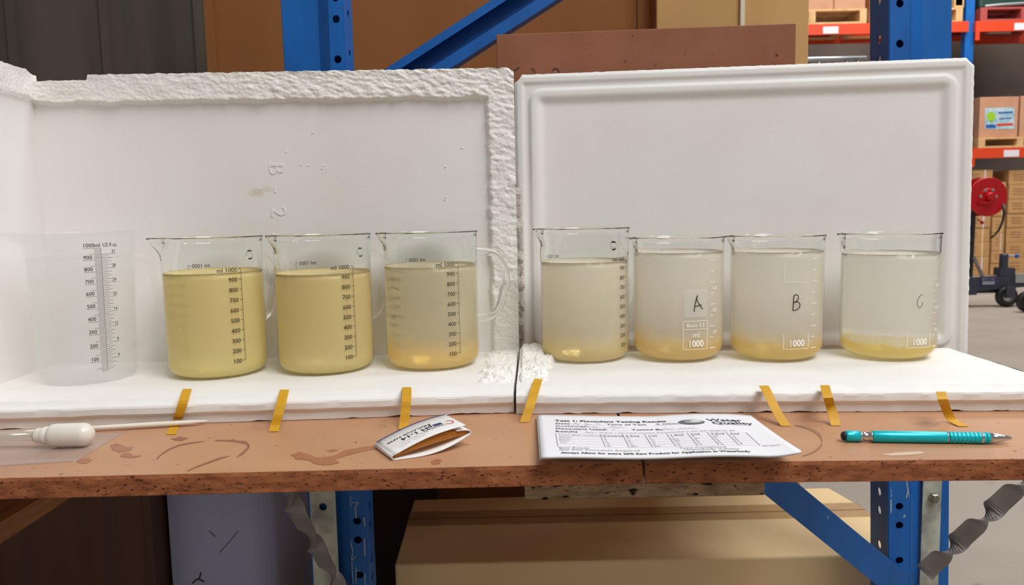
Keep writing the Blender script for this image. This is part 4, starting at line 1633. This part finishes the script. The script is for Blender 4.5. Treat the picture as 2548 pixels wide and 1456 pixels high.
def upright(corners, label, z0h, back_from):
    """corners: (photo x high up, photo x low down, depth) of inner front, end of holed face, start and end of flat face"""
    ztop = 1.75
    Yf, Yb, Yd = 1.080, 1.094, 1.135
    lines = []
    for pt, pb_, Y in corners:
        a_, b_ = P(pt, 90, Y), P(pb_, 1340, Y)
        k = (a_.x - b_.x) / (a_.z - b_.z)
        lines.append(lambda z, a_=a_, k=k: a_.x + k * (z - a_.z))
    xi, xh, xf, xo = lines
    u = thing('rack_upright', label, 'rack upright', ((xi(0) + xo(0)) / 2, 1.11, 0.0))
    holes = []
    k = -6
    while z0h + 0.0804 * k < ztop:
        for dz in (0, 0.028):
            holes.append(z0h + 0.0804 * k + dz)
        k += 1
    holes = [h for h in holes if 0.05 < h < ztop - 0.03]
    m = MB()
    w_ = abs(xh(0.9) - xi(0.9))
    perforated(lambda q, z: Vector((xi(z) + (xh(z) - xi(z)) * q / w_, Yf, z)), w_, 0.0, ztop, holes, 0.0053, m)
    m.build('holed_face', blue_m, u, solid=0.0018)
    m = MB()
    w2 = Yd - Yf
    perforated(lambda q, z: Vector((xi(z), Yf + q, z)), w2, 0.0, ztop, [h + 0.012 for h in holes], 0.0062, m)
    m.build('holed_side', blue_m, u, solid=0.0018)

    def quad(name, fa, ya, fb, yb_):
        m = MB()
        m.add([Vector((fa(0), ya, 0)), Vector((fb(0), yb_, 0)), Vector((fb(ztop), yb_, ztop)), Vector((fa(ztop), ya, ztop))], [(0, 1, 2, 3)])
        m.build(name, blue_m, u, solid=0.0018)
    quad('fold', xh, Yf, xf, Yb)
    quad('flat_face', xf, Yb, xo, Yb)
    quad('outer_side', xo, Yb, xo, Yd)
    quad('rear_web', lambda z: xi(z) + (xo(z) - xi(z)) * back_from, Yd, xo, Yd)
    return u


upL = upright([(857, 912, 1.080), (820, 870, 1.080), (795, 846, 1.094), (705, 772, 1.094)], 'scratched blue rack upright behind the torn foam box', 0.452, 0.05)
upR = upright([(2213, 2211, 1.080), (2264, 2264, 1.080), (2292, 2291, 1.094), (2366, 2359, 1.094)], 'blue rack upright behind the foam tray', 0.457, 0.22)

scr_m = pm('bare_metal_scratch', C(170, 180, 190), 0.6)


def scratches(u, strokes):
    for pts, wd in strokes:
        m = MB()
        put_stroke(m, lambda x, y: P(x, y, 1.0784), pts, wd)
        m.build('scratch', scr_m, u)


scratches(upL, [([(873, 1235), (873, 1262)], 1.6), ([(876, 1251), (892, 1250), (884, 1262), (886, 1290)], 2.6), ([(906, 1288), (908, 1310)], 3.0),
                ([(872, 1345), (878, 1372), (875, 1392), (879, 1454)], 2.2), ([(874, 1398), (884, 1384)], 2.0), ([(886, 1412), (886, 1452)], 2.4), ([(886, 1420), (897, 1421)], 1.6),
                ([(907, 1340), (908, 1384)], 2.6), ([(908, 1428), (909, 1456)], 2.4)])
scratches(upR, [([(2217, 1243), (2217, 1276)], 3.2), ([(2256, 1197), (2259, 1222), (2255, 1240)], 3.0), ([(2260, 1215), (2262, 1238)], 1.6)])

# galvanised plates bolted below the bench and the twisted straps on them
plt = thing('mounting_plate', 'galvanised plate with a round hole on the scratched rack upright', 'metal plate', (-0.30, 1.088, 0.2))
m = MB()
x0, x1 = P(771, 1300, 1.078).x, P(835, 1300, 1.078).x
hz = P(803, 1265, 1.078).z
perforated(lambda q, z: Vector((x0 + q, 1.0845 - 0.0, z)), x1 - x0, 0.25, 0.700, [hz], 0.0056, m)
m.build('plate_face', galv_m, plt, solid=0.0025)
plt = thing('mounting_plate', 'pale galvanised plate with a hexagon bolt under the bench', 'metal plate', (0.60, 1.088, 0.2))
x0, x1 = P(2299, 1300, 1.078).x, P(2346, 1300, 1.078).x
m = MB()
m.box(x0, x1, 1.0835, 1.086, 0.25, 0.700)
m.build('plate_face', galv_m, plt, bevel=0.0006)
bc = P(2321, 1238, 1.0835)
m = MB()
BMx = Matrix.Translation((bc.x, 1.0834, bc.z)) @ Matrix.Rotation(pi / 2, 4, 'X')
m.lathe([(0, 0.0075), (0.0062, 0.0075), (0.0075, 0.0060), (0.0075, 0.0), (0, 0)], 6, BMx)
b_ = m.build('hexagon_bolt', bolt_m, plt)
m = MB()
m.lathe([(0, 0.009), (0.0040, 0.009), (0.0042, 0.0074), (0, 0.0074)], 16, BMx)
m.build('bolt_end', bolt_m, b_)


def twisted(label, a_, b_, wd, turns, ph, th=0.0016):
    a_, b_ = Vector(a_), Vector(b_)
    d = (b_ - a_).normalized()
    s1 = d.cross(Vector((0, 1, 0))).normalized()
    s2 = d.cross(s1).normalized()
    n = 72
    m = MB()
    vs_ = []
    for i in range(n + 1):
        t = i / n
        c = a_.lerp(b_, t)
        # flats with quick twists between
        q = t * turns
        k = math.floor(q)
        fr = q - k
        an = ph + pi * (k + sstep(0.15, 0.85, fr))
        wv = s1 * cos(an) + s2 * sin(an)
        nn = -s1 * sin(an) + s2 * cos(an)
        bow = s2 * 0.0
        for sx, sn in ((-1, 1), (1, 1), (1, -1), (-1, -1)):
            vs_.append(c + wv * sx * wd / 2 + nn * th / 2 * sn)
    fs = []
    for i in range(n):
        for k in range(4):
            fs.append((4 * i + k, 4 * i + (k + 1) % 4, 4 * i + 4 + (k + 1) % 4, 4 * i + 4 + k))
    fs += [(3, 2, 1, 0), tuple(4 * n + k for k in range(4))]
    m.add(vs_, fs)
    o = m.build('twisted_strap', steel_m, fix=True)
    return tag(o, label, 'metal strap', 'twisted steel straps under the bench')


twisted('twisted grey steel strap beside the grey metal cabinet', P(692, 1190, 0.93), P(858, 1490, 1.068), 0.025, 3.1, 0.25)
twisted('twisted grey steel strap above the open concrete floor', P(2600, 1150, 0.97), P(2300, 1425, 1.068), 0.027, 3.3, 0.25)

# braces
br1 = thing('rack_brace', 'blue channel brace slanting up from behind the torn foam box', 'brace', tuple(P(900, 272, 1.2)))
a_, b_ = P(905, 258, 1.20), P(2000, -450, 1.20)
d = (b_ - a_).normalized()
nrm = Vector((-d.z, 0, d.x))
m = MB()
hw = 0.0255
m.bar(a_ + Vector((0, 0.030, 0)), b_ + Vector((0, 0.030, 0)), nrm * hw, Vector((0, 0.001, 0)))
m.bar(a_ + nrm * (hw - 0.001) + Vector((0, 0.015, 0)), b_ + nrm * (hw - 0.001) + Vector((0, 0.015, 0)), nrm * 0.001, Vector((0, 0.015, 0)))
m.bar(a_ - nrm * (hw - 0.001) + Vector((0, 0.015, 0)), b_ - nrm * (hw - 0.001) + Vector((0, 0.015, 0)), nrm * 0.001, Vector((0, 0.015, 0)))
m.bar(a_ + nrm * (hw - 0.006), b_ + nrm * (hw - 0.006), nrm * 0.006, Vector((0, 0.001, 0)))
m.bar(a_ - nrm * (hw - 0.008), b_ - nrm * (hw - 0.008), nrm * 0.008, Vector((0, 0.001, 0)))
m.build('brace_channel', blue_m, br1)

br2 = thing('rack_brace', 'flat blue brace running down from the bench to the rack upright', 'brace', tuple(P(2200, 1440, 1.072)))
a_, b_ = P(1905, 1185, 1.00), P(2236, 1456, 1.064)
d = (b_ - a_).normalized()
nrm = d.cross(Vector((0, 1, 0))).normalized()
m = MB()
m.bar(a_, b_, nrm * 0.0195, Vector((0, 0.0012, 0)))
m.bar(a_ - nrm * 0.0185 * (1 if nrm.z < 0 else -1) + Vector((0, 0.004, 0)), b_ - nrm * 0.0185 * (1 if nrm.z < 0 else -1) + Vector((0, 0.004, 0)), nrm * 0.001, Vector((0, 0.004, 0)))
m.build('brace_strap', blue_m, br2)

# ------------------------------------------------------------------ big cartons behind and below
bigc = thing('tall_carton', 'tall brown cardboard carton standing behind the blue rack uprights', 'carton', (0, 1.66, 0))
xl, xr = P(530, 100, 1.66).x, P(1640, 20, 1.66).x
m = MB()
m.box(xl, xr, 1.66, 2.2, 0, 1.75)
m.build('carton_body', card_m, bigc, bevel=0.004)
m = MB()
m.box(xl - 0.012, xl + 0.006, 1.652, 1.658, 0.0, 1.75)
m.build('corner_flap', card_m, bigc)
m = MB()
m.box(xr - 0.045, xr - 0.020, 1.655, 1.6585, 0.0, 1.75)
m.build('edge_fold', card_m, bigc)
sc2 = thing('cardboard_sheet', 'pale cardboard sheet with a white edge beside the tall brown carton', 'cardboard', (0.45, 1.60, 0))
xl2, xr2 = P(1634, 30, 1.60).x, P(2012, 90, 1.60).x
m = MB()
m.box(xl2, xr2, 1.60, 1.612, 0, 1.72)
m.build('sheet_board', sheet_m, sc2, bevel=0.002)
xt = P(1846, 30, 1.598).x
m = MB()
m.box(xt - 0.004, xt + 0.004, 1.592, 1.5995, 0.3, 1.72)
m.build('white_edge', pm('white_edging', C(226, 214, 190), 0.5), sc2)

# lower carton with taped top
zc = 0.36
bx = thing('taped_carton', 'low cardboard carton sealed with shiny tape under the bench', 'carton', (0.2, 1.2, 0))
k0, k1, k2, k3 = G(972, 1456, zc), G(2230, 1418, zc), G(2062, 1213, zc), G(1030, 1243, zc)
k0 = Vector((k3.x + 0.004, 1.195, zc))
k1 = Vector((0.645, 1.195, zc))
k2b = Vector((0.636, 1.40, zc))
top = [k0, k1, k2b, Vector((k2.x, k2.y, zc)), Vector((k3.x, k3.y, zc))]
m = MB()
m.prism([Vector((p.x, p.y, 0.0)) for p in top], (0, 0, zc))
m.build('carton_body', card2_m, bx, bevel=0.004, fix=True)


def ontop(x, y, dz=0.0006):
    return G(x, y, zc + dz)


t0, t1 = G(1010, 1318, zc).y, G(1010, 1290, zc).y
t0, t1 = 1.345, 1.412
m = MB()
m.grid(lambda u, v: Vector((k3.x + 0.002 + (0.634 - k3.x) * u, t0 + (t1 - t0) * v, zc + 0.0012 + 0.0010 * noise.noise(Vector((u * 26, v * 2.2, 0.4))) + 0.0005 * noise.noise(Vector((u * 90, v * 9, 3)))) ), 160, 10)
m.build('packing_tape', tape_m, bx, smooth=True)
m = MB()
m.box(k3.x + 0.002, 0.636, 1.3775, 1.3795, zc + 0.0004, zc + 0.0009)
m.build('flap_seam', pm('seam_shadow_gap', C(120, 84, 50), 0.9), bx)

# timber bench corner, brown cabinet and grey cabinet beneath the bench at the left
tb_ = thing('side_bench_board', 'tan timber board corner under the stained end of the bench', 'board', (-0.7, 0.8, 0.6))
m = MB()
xe = G(0, 1300, 0.628).x
m.box(-1.2, xe, 0.55, 0.93, 0.607, 0.628)
m.build('board_plank', plank_m, tb_, bevel=0.001)
m = MB()
m.box(-1.19, -1.15, 0.60, 0.64, 0, 0.607)
m.build('leg', plank_m, tb_)
m = MB()
m.box(-1.19, -1.15, 0.86, 0.90, 0, 0.607)
m.build('leg', plank_m, tb_)

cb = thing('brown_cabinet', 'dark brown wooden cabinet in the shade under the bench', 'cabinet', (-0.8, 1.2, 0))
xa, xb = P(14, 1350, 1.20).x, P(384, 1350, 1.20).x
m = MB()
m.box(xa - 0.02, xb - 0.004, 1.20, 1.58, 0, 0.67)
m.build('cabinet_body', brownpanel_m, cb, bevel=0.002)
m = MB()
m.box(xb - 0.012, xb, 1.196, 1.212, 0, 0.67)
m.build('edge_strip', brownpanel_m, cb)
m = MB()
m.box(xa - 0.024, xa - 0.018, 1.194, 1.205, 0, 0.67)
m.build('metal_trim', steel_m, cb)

gc = thing('grey_cabinet', 'scuffed lilac grey metal cabinet with a rounded corner under the bench', 'cabinet', (-0.45, 1.3, 0))
ga, gb = xb + 0.002, P(684, 1330, 1.28).x
poly = [(ga, 1.25, 0), ]
rc = 0.045
for k in range(9):
    q = -pi / 2 + (pi / 2) * k / 8
    poly.append((gb - rc + rc * cos(q), 1.25 + rc + rc * sin(q), 0))
poly += [(gb, 1.55, 0), (ga, 1.55, 0)]
m = MB()
m.prism(poly, (0, 0, 0.67))
m.build('cabinet_shell', grey_m, gc, fix=True)
for pts, wd in (([(520, 1322), (536, 1336)], 2.0), ([(545, 1376), (570, 1350), (592, 1322)], 1.6), ([(478, 1452), (492, 1440), (508, 1448)], 4), ([(500, 1425), (496, 1440)], 4)):
    m = MB()
    put_stroke(m, lambda x, y: Vector((P(x, y, 1.2493).x, 1.2493, P(x, y, 1.2493).z)), pts, wd)
    m.build('scuff', scratch_m, gc)

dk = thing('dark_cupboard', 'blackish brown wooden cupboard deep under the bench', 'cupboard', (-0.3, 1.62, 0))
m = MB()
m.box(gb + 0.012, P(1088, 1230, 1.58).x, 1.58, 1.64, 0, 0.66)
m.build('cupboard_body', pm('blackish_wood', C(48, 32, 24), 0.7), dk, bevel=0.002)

# ------------------------------------------------------------------ warehouse racking in the distance
YR, YRb = 9.5, 10.4


def XR(px, Y=YR):
    return P(px, 300, Y).x


def frame_upright(px):
    x = XR(px)
    t = thing('pallet_rack_frame', 'far blue pallet racking frame between the orange beams', 'rack frame', (x, YR, 0))
    for yy in (YR, YRb):
        MB().box(x - 0.05, x + 0.05, yy, yy + 0.08, 0, 4.6).build('post', blue_m, t)
    m = MB()
    for k in range(6):
        z = 0.3 + 0.7 * k
        a_, b_ = Vector((x, YR + 0.08, z)), Vector((x, YRb, z + 0.6))
        m = MB()
        m.bar(a_, b_, Vector((0.015, 0, 0)), Vector((0, -0.012, 0.015)))
        m.build('lacing', blue_m, t)
    return t


frame_upright(2404)


def rack_beam(pxa, pxb, yfront, label, tagpx=None, depth=YR, conn=True):
    z = P((pxa + pxb) / 2, yfront, depth).z
    xa_, xb_ = XR(pxa, depth), XR(pxb, depth)
    t = thing('rack_beam', label, 'rack beam', (xa_, depth, z))
    MB().box(xa_, xb_, depth - 0.045, depth - 0.005, z - 0.06, z + 0.06).build('beam', orange_m, t)
    if conn:
        MB().box(xa_, xa_ + 0.05, depth - 0.055, depth - 0.045, z - 0.16, z + 0.06).build('end_connector', orange_m, t)
    if tagpx:
        x = XR(tagpx, depth)
        MB().box(x - 0.09, x + 0.09, depth - 0.050, depth - 0.0455, z - 0.05, z + 0.03).build('location_tag', tag_m, t)
    return z


zU = rack_beam(2412, 2640, 66, 'red front beam carrying the red plastic pallet', 2526)
rack_beam(2412, 2640, 97, 'shaded rear beam below the red plastic pallet', None, YRb, False)
zL = rack_beam(2412, 2640, 380, 'red front beam under the labelled carton and its timber pallet', 2514)
rack_beam(1830, 2396, 74, 'orange front beam under the two pinkish cartons', 2058)
rack_beam(1830, 2396, 97, 'shaded rear beam below the two pinkish cartons', None, YRb, False)
zU2 = P(2100, 74, YR).z


def pallet(name, label, xa_, xb_, ya, yb2, z, mat, h=0.13, board_n=5):
    t = thing(name, label, 'pallet', (xa_, ya, z), 0, 'pallets on the far racking')
    for k in range(3):
        xx = xa_ + (xb_ - xa_ - 0.08) * k / 2
        MB().box(xx, xx + 0.08, ya, yb2, z + 0.022, z + h - 0.022).build('bearer', mat, t)
    for k in range(board_n):
        yy = ya + (yb2 - ya - 0.10) * k / (board_n - 1)
        MB().box(xa_, xb_, yy, yy + 0.10, z + h - 0.022, z + h).build('deck_board', mat, t)
    for yy in (ya, (ya + yb2) / 2 - 0.05, yb2 - 0.10):
        MB().box(xa_, xb_, yy, yy + 0.10, z, z + 0.022).build('bottom_board', mat, t)
    return z + h


# left bay, upper level
z = zU2 + 0.0605
xa_, xb_ = XR(1880), XR(2146)
zt = pallet('pallet', 'pale timber pallet under the two pinkish cartons', xa_, xb_, YR - 0.04, YRb, z, pallet_m, 0.17)
xs = XR(2067)
for lab, x0, x1 in (('pinkish plain carton at the inner end of the high pallet', XR(1990), xs - 0.004), ('pinkish plain carton at the outer end of the high pallet', xs + 0.004, XR(2148) - 0.02)):
    t = thing('carton', lab, 'carton', (x0, YR, zt), 0, 'cartons on the high pallet')
    MB().box(x0, x1, YR - 0.02, YR + 0.75, zt + 0.001, zt + 0.55).build('carton_body', farcard2_m, t, bevel=0.006)
    MB().box(x0 + 0.002, x1 - 0.002, YR + 0.34, YR + 0.40, zt + 0.551, zt + 0.553).build('tape', tag_m, t)
pallet('pallet', 'small timber pallet peeping out beside the blue far frame', XR(2160), XR(2388), YR + 0.02, YRb, z, pallet_m, 0.17)
t = thing('carton', 'small brown carton beside the high pallet cartons', 'carton', (XR(2160), YR, z + 0.17))
MB().box(XR(2162), XR(2178), YR + 0.05, YR + 0.55, z + 0.171, z + 0.42).build('carton_body', farcard_m, t)
pallet('pallet', 'second timber pallet stacked on the small one by the far frame', XR(2366), XR(2390), YR + 0.02, YRb, z + 0.172, pallet_m, 0.15)
# right bay, upper level: red plastic pallet with a dark green cover
z = zU + 0.0605
zt = pallet('pallet', 'red plastic pallet on the topmost red beam', XR(2424), XR(2640), YR - 0.04, YRb, z, redpallet_m, 0.155)
gcv = thing('covered_load', 'dark green covered load with a silver trim on the red pallet', 'covered load', (XR(2440), YR, zt))
MB().box(XR(2428), XR(2630), YR + 0.02, YRb - 0.05, zt + 0.001, zt + 0.6).build('green_cover', green_m, gcv, bevel=0.03)
m = MB()
m.tube([P(2450, 16, YR - 0.01), P(2490, 12, YR - 0.01), P(2580, 6, YR - 0.01)], 0.018, 8)
m.build('silver_trim', silver_m, gcv)
# right bay, middle level
z = zL + 0.0605
zt = pallet('pallet', 'timber pallet under the labelled carton', XR(2432), XR(2640), YR - 0.04, YRb, z, pallet_m, 0.125)
x0, x1 = XR(2437), XR(2533)
lc = thing('labelled_carton', 'brown carton with a green and blue printed sticker', 'carton', (x0, YR, zt))
MB().box(x0, x1, YR, YR + 0.5, zt + 0.001, zt + 0.475).build('carton_body', farcard2_m, lc, bevel=0.006)


def lp(x, y, d=0.006):
    p = P(x, y, YR - d)
    return Vector((p.x, YR - d, p.z))


m = MB()
m.add([lp(2451, 321, .003), lp(2524, 321, .003), lp(2524, 267, .003), lp(2451, 269, .003)], [(0, 1, 2, 3)])
st = m.build('sticker', sticker_m, lc)
m = MB()
pts = [lp(2466 + 11 * cos(t), 290 + 12 * sin(t), .005) for t in [2 * pi * k / 18 for k in range(18)]]
m.add(pts, [tuple(range(18))])
m.add([lp(2465, 300, .005), lp(2468, 300, .005), lp(2468, 312, .005), lp(2465, 312, .005)], [(0, 1, 2, 3)])
m.build('tree_print', lime_m, st)
m = MB()
m.add([lp(2453, 319, .005), lp(2478, 319, .005), lp(2478, 310, .005), lp(2453, 310, .005)], [(0, 1, 2, 3)])
m.add([lp(2484, 283, .005), lp(2520, 281, .005), lp(2520, 277, .005), lp(2484, 279, .005)], [(0, 1, 2, 3)])
m.add([lp(2486, 297, .005), lp(2518, 295, .005), lp(2518, 292, .005), lp(2486, 294, .005)], [(0, 1, 2, 3)])
m.build('blue_print', bluecap_m, st)
m = MB()
m.add([lp(2480, 314, .005), lp(2521, 312, .005), lp(2521, 306, .005), lp(2480, 308, .005)], [(0, 1, 2, 3)])
m.build('red_print_line', redink_m, st)
x0, x1 = XR(2538), XR(2640)
t = thing('carton', 'plain brown carton beside the stickered one', 'carton', (x0, YR, zt))
MB().box(x0, x1, YR, YR + 0.5, zt + 0.001, zt + 0.48).build('carton_body', farcard2_m, t, bevel=0.006)
m = MB()
zl_ = zt + 0.485
m.tube([Vector((XR(2545) + 0.22 * cos(q), YR + 0.27 + 0.16 * sin(q), zl_ + 0.012)) for q in [2 * pi * k / 24 for k in range(25)]], 0.011, 8)
tag(m.build('hose_loop', rubber_m), 'black hose loop lying on the plain carton', 'hose')

# stacked cartons on the floor of the rack
YC = YR + 0.05


def stack(pxl, pxr, tops, nm, dz=0.0):
    x0, x1 = XR(pxl), XR(pxr) - 0.012
    zs = [P((pxl + pxr) / 2, y, YC).z for y in tops]
    zs[-1] = 0.0
    n = len(zs) - 1
    order = ['topmost', 'second', 'third', 'fourth', 'fifth', 'sixth', 'seventh', 'eighth']
    for k in range(n):
        z1, z0_ = zs[k], zs[k + 1] + 0.003
        ins = random.uniform(-0.006, 0.012)
        lab = '%s brown carton from the top of the %s stack' % (order[k], nm) if k else 'topmost brown carton of the %s stack' % nm
        t = thing('stacked_carton', lab, 'carton', (x0, YC, z0_), 0, 'cartons stacked on the warehouse floor')
        MB().box(x0, x1 - abs(ins), YC + ins, YC + 0.5, z0_, z1).build('carton_body', farcard_m, t, bevel=0.004)
        zz = (z0_ + z1) / 2
        MB().box(x0 + (x1 - x0) * .68, x0 + (x1 - x0) * .73, YC + ins - 0.002, YC + ins - 0.0005, z0_, z1).build('tape', tag_m if k % 3 == 0 else card2_m, t)
        m = MB()
        for r in range(3):
            zz = z0_ + (z1 - z0_) * (0.3 + 0.18 * r)
            m.add([(x0 + 0.05, YC + ins - 0.001, zz), (x0 + (x1 - x0) * .5, YC + ins - 0.001, zz), (x0 + (x1 - x0) * .5, YC + ins - 0.001, zz + 0.010), (x0 + 0.05, YC + ins - 0.001, zz + 0.010)], [(0, 1, 2, 3)])
        m.build('printed_lines', stain2_m, t)


stack(2417, 2485, [423, 459, 495, 531, 567, 603, 639, 690], 'partly hidden reel-side')
stack(2487, 2521, [453, 500, 538, 580, 624, 655, 690], 'narrow middle')
stack(2525, 2600, [423, 459, 495, 531, 566, 602, 640, 690], 'outermost')

# ------------------------------------------------------------------ hose reel cart
YCt = 6.7


def XC(px):
    return P(px, 600, YCt).x


def CP(x, y, d=0.0):
    return P(x, y, YCt + d)


ct = thing('reel_cart', 'slate wheeled cart with a round red hose reel and a black hose', 'cart', (XC(2470), YCt, 0))
m = MB()
zA, zB_ = CP(2480, 690).z, CP(2480, 722).z
m.hexa([(XC(2395), YCt, CP(2400, 727).z), (XC(2560), YCt, CP(2540, 714).z), (XC(2560), YCt + 0.08, CP(2540, 714).z), (XC(2395), YCt + 0.08, CP(2400, 727).z),
        (XC(2395), YCt, CP(2400, 694).z), (XC(2560), YCt, CP(2540, 684).z), (XC(2560), YCt + 0.08, CP(2540, 684).z), (XC(2395), YCt + 0.08, CP(2400, 694).z)])
m.build('chassis_rail', chassis_m, ct)
m = MB()
m.box(XC(2395), XC(2435), YCt - 0.005, YCt + 0.3, CP(2420, 734).z, CP(2420, 712).z)
m.box(XC(2435), XC(2500), YCt + 0.05, YCt + 0.12, CP(2460, 731).z, CP(2460, 716).z)
m.build('lower_tray', chassis_m, ct)
m = MB()
dl = MB()
pA = CP(2445, 711)
m.box(XC(2444), XC(2482), YCt - 0.006, YCt - 0.001, CP(2460, 710).z, CP(2460, 690).z)
dc = m.build('rail_decal', blueink_m, ct)
dl = MB()
put_text(dl, 'EUROPE', 0.036, lambda x, y: Vector((XC(2446) + x, YCt - 0.008, CP(2460, 699).z + y)), 0, 0, 0.82, 'l', 0.001)
for k in range(2):
    zz = CP(2460, 703 + 4 * k).z
    dl.add([(XC(2448), YCt - 0.008, zz), (XC(2478), YCt - 0.008, zz), (XC(2478), YCt - 0.008, zz + 0.006), (XC(2448), YCt - 0.008, zz + 0.006)], [(0, 1, 2, 3)])
dl.build('decal_lettering', tag_m, dc)
m = MB()
m.tube([Vector((XC(2424), YCt + 0.04, CP(2424, 690).z)), Vector((XC(2426), YCt + 0.04, CP(2426, 512).z))], 0.020, 10)
m.build('reel_post', rubber_m, ct)
m = MB()
m.tube([Vector((XC(2428), YCt + 0.02, CP(2428, 640).z)), Vector((XC(2453), YCt + 0.02, CP(2453, 690).z))], 0.016, 8)
m.build('stay_bar', steel_m, ct)
cc = CP(2455, 490)
RM = Matrix.Translation((cc.x, YCt - 0.02, cc.z)) @ Matrix.Rotation(pi / 2, 4, 'X')
rr0 = 48 / FPX * YCt
m = MB()
m.lathe([(0, -0.02), (rr0 * .9, -0.02), (rr0, -0.012), (rr0, 0.0), (rr0 * .97, 0.004), (rr0 * .45, 0.0), (rr0 * .40, 0.012), (0, 0.012)], 40, RM)
rl = m.build('reel_flange', reel_m, ct, smooth=False)
m = MB()
m.lathe([(0, -0.14), (rr0 * .6, -0.14), (rr0 * .6, -0.02), (0, -0.02)], 32, RM)
m.build('hose_drum', rubber_m, ct)
m = MB()
m.lathe([(0, -0.16), (rr0, -0.16), (rr0, -0.14), (0, -0.14)], 40, RM)
m.build('reel_flange', reel_m, ct)
m = MB()
m.lathe([(0, 0.06), (0.030, 0.06), (0.036, 0.05), (0.036, 0.01), (0, 0.01)], 16, RM)
m.box(XC(2420), XC(2453), YCt - 0.075, YCt - 0.045, CP(2440, 507).z, CP(2440, 502).z)
m.build('reel_hub', reel_m, rl)
m = MB()
for (x, y) in ((2445, 474), (2464, 473), (2434, 489), (2472, 489)):
    c = CP(x, y)
    m.lathe([(0, 0.012), (0.012, 0.010), (0.014, 0.0), (0, 0)], 8, Matrix.Translation((c.x, YCt - 0.032, c.z)) @ Matrix.Rotation(pi / 2, 4, 'X'))
m.build('flange_bolt', silver_m, rl)
m = MB()
m.tube([CP(2496, 508, -0.05), CP(2498, 530, -0.06), CP(2495, 550, -0.06), CP(2486, 572, -0.06), CP(2474, 586, -0.06), CP(2466, 592, -0.06)], [0.010, 0.010, 0.010, 0.010, 0.008, 0.009], 8)
m.build('hanging_hose', rubber_m, ct, smooth=True)
m = MB()
c = CP(2440, 554)
m.lathe([(0, -0.016), (0.012, -0.012), (0.016, 0), (0.012, 0.012), (0, 0.016)], 12, Matrix.Translation((c.x, YCt - 0.02, c.z)))
m.bar(Vector((XC(2428), YCt - 0.01, CP(2428, 545).z)), Vector((c.x, YCt - 0.02, c.z)), (0, 0.005, 0), (0, 0, 0.005))
m.build('red_lever_knob', reel_m, ct, smooth=True)
m = MB()
m.lathe([(0, CP(2506, 672).z), (0.035, CP(2506, 672).z), (0.035, CP(2506, 634).z), (0.028, CP(2506, 632).z), (0, CP(2506, 632).z)], 16, Matrix.Translation((XC(2507), YCt + 0.04, 0)))
m.box(XC(2493), XC(2530), YCt, YCt + 0.1, CP(2510, 686).z, CP(2510, 667).z)
m.build('pump', chassis_m, ct)
m = MB()
c = CP(2530, 637)
m.tube([CP(2509, 636, 0.02), c], 0.008, 8)
m.build('pump_lever', silver_m, ct)
m = MB()
m.lathe([(0, -0.02), (0.014, -0.015), (0.018, 0), (0.014, 0.015), (0, 0.02)], 12, Matrix.Translation(c))
m.build('blue_knob', bluecap_m, ct, smooth=True)
m = MB()
m.box(XC(2528), XC(2570), YCt - 0.02, YCt + 0.09, CP(2540, 703).z, CP(2540, 682).z)
m.build('clamp_block', silver_m, ct)
for (x, y, rpx, dd) in ((2504, 741, 26, 0.0), (2556, 752, 26, -0.35)):
    c = CP(x, y, dd)
    r0 = rpx / FPX * (YCt + dd)
    c.z = r0 + 0.001
    WM = Matrix.Translation(c) @ Matrix.Rotation(pi / 2, 4, 'X')
    m = MB()
    m.lathe([(0, -0.03), (r0 * .85, -0.03), (r0, -0.018), (r0, 0.018), (r0 * .85, 0.03), (r0 * .5, 0.03), (r0 * .45, 0.02), (0, 0.02)], 28, WM)
    wh = m.build('wheel', rubber_m, ct)
    m = MB()
    m.lathe([(0, 0.024), (r0 * .16, 0.024), (r0 * .40, 0.0215), (r0 * .44, 0.0300), (r0 * .50, 0.0310), (r0 * .50, 0.022), (0, 0.0205)], 24, WM)
    m.build('wheel_hub', silver_m, wh)
    m = MB()
    m.box(c.x - 0.035, c.x + 0.04, c.y - 0.06, c.y - 0.034, c.z - 0.01, CP(x, 712, dd).z)
    m.build('caster_fork', chassis_m, ct)

# ------------------------------------------------------------------ tubular rail in the middle distance
YT = 6.0
rl_ = thing('tubular_rail', 'silver tubular rail with short posts seen over the foam tray', 'rail', (P(2080, 145, YT).x, YT, 0))
zr = P(2085, 146, YT).z
m = MB()
m.tube([Vector((P(1900, 146, YT).x, YT, zr)), Vector((P(2155, 146, YT).x, YT, zr))], 0.016, 12)
m.build('top_tube', silver_m, rl_, smooth=True)
for px in (1905, 2038, 2107, 2134):
    x = P(px, 150, YT).x
    m = MB()
    m.tube([Vector((x, YT, 0)), Vector((x, YT, zr - 0.012))], 0.012, 10)
    m.build('post', silver_m, rl_, smooth=True)
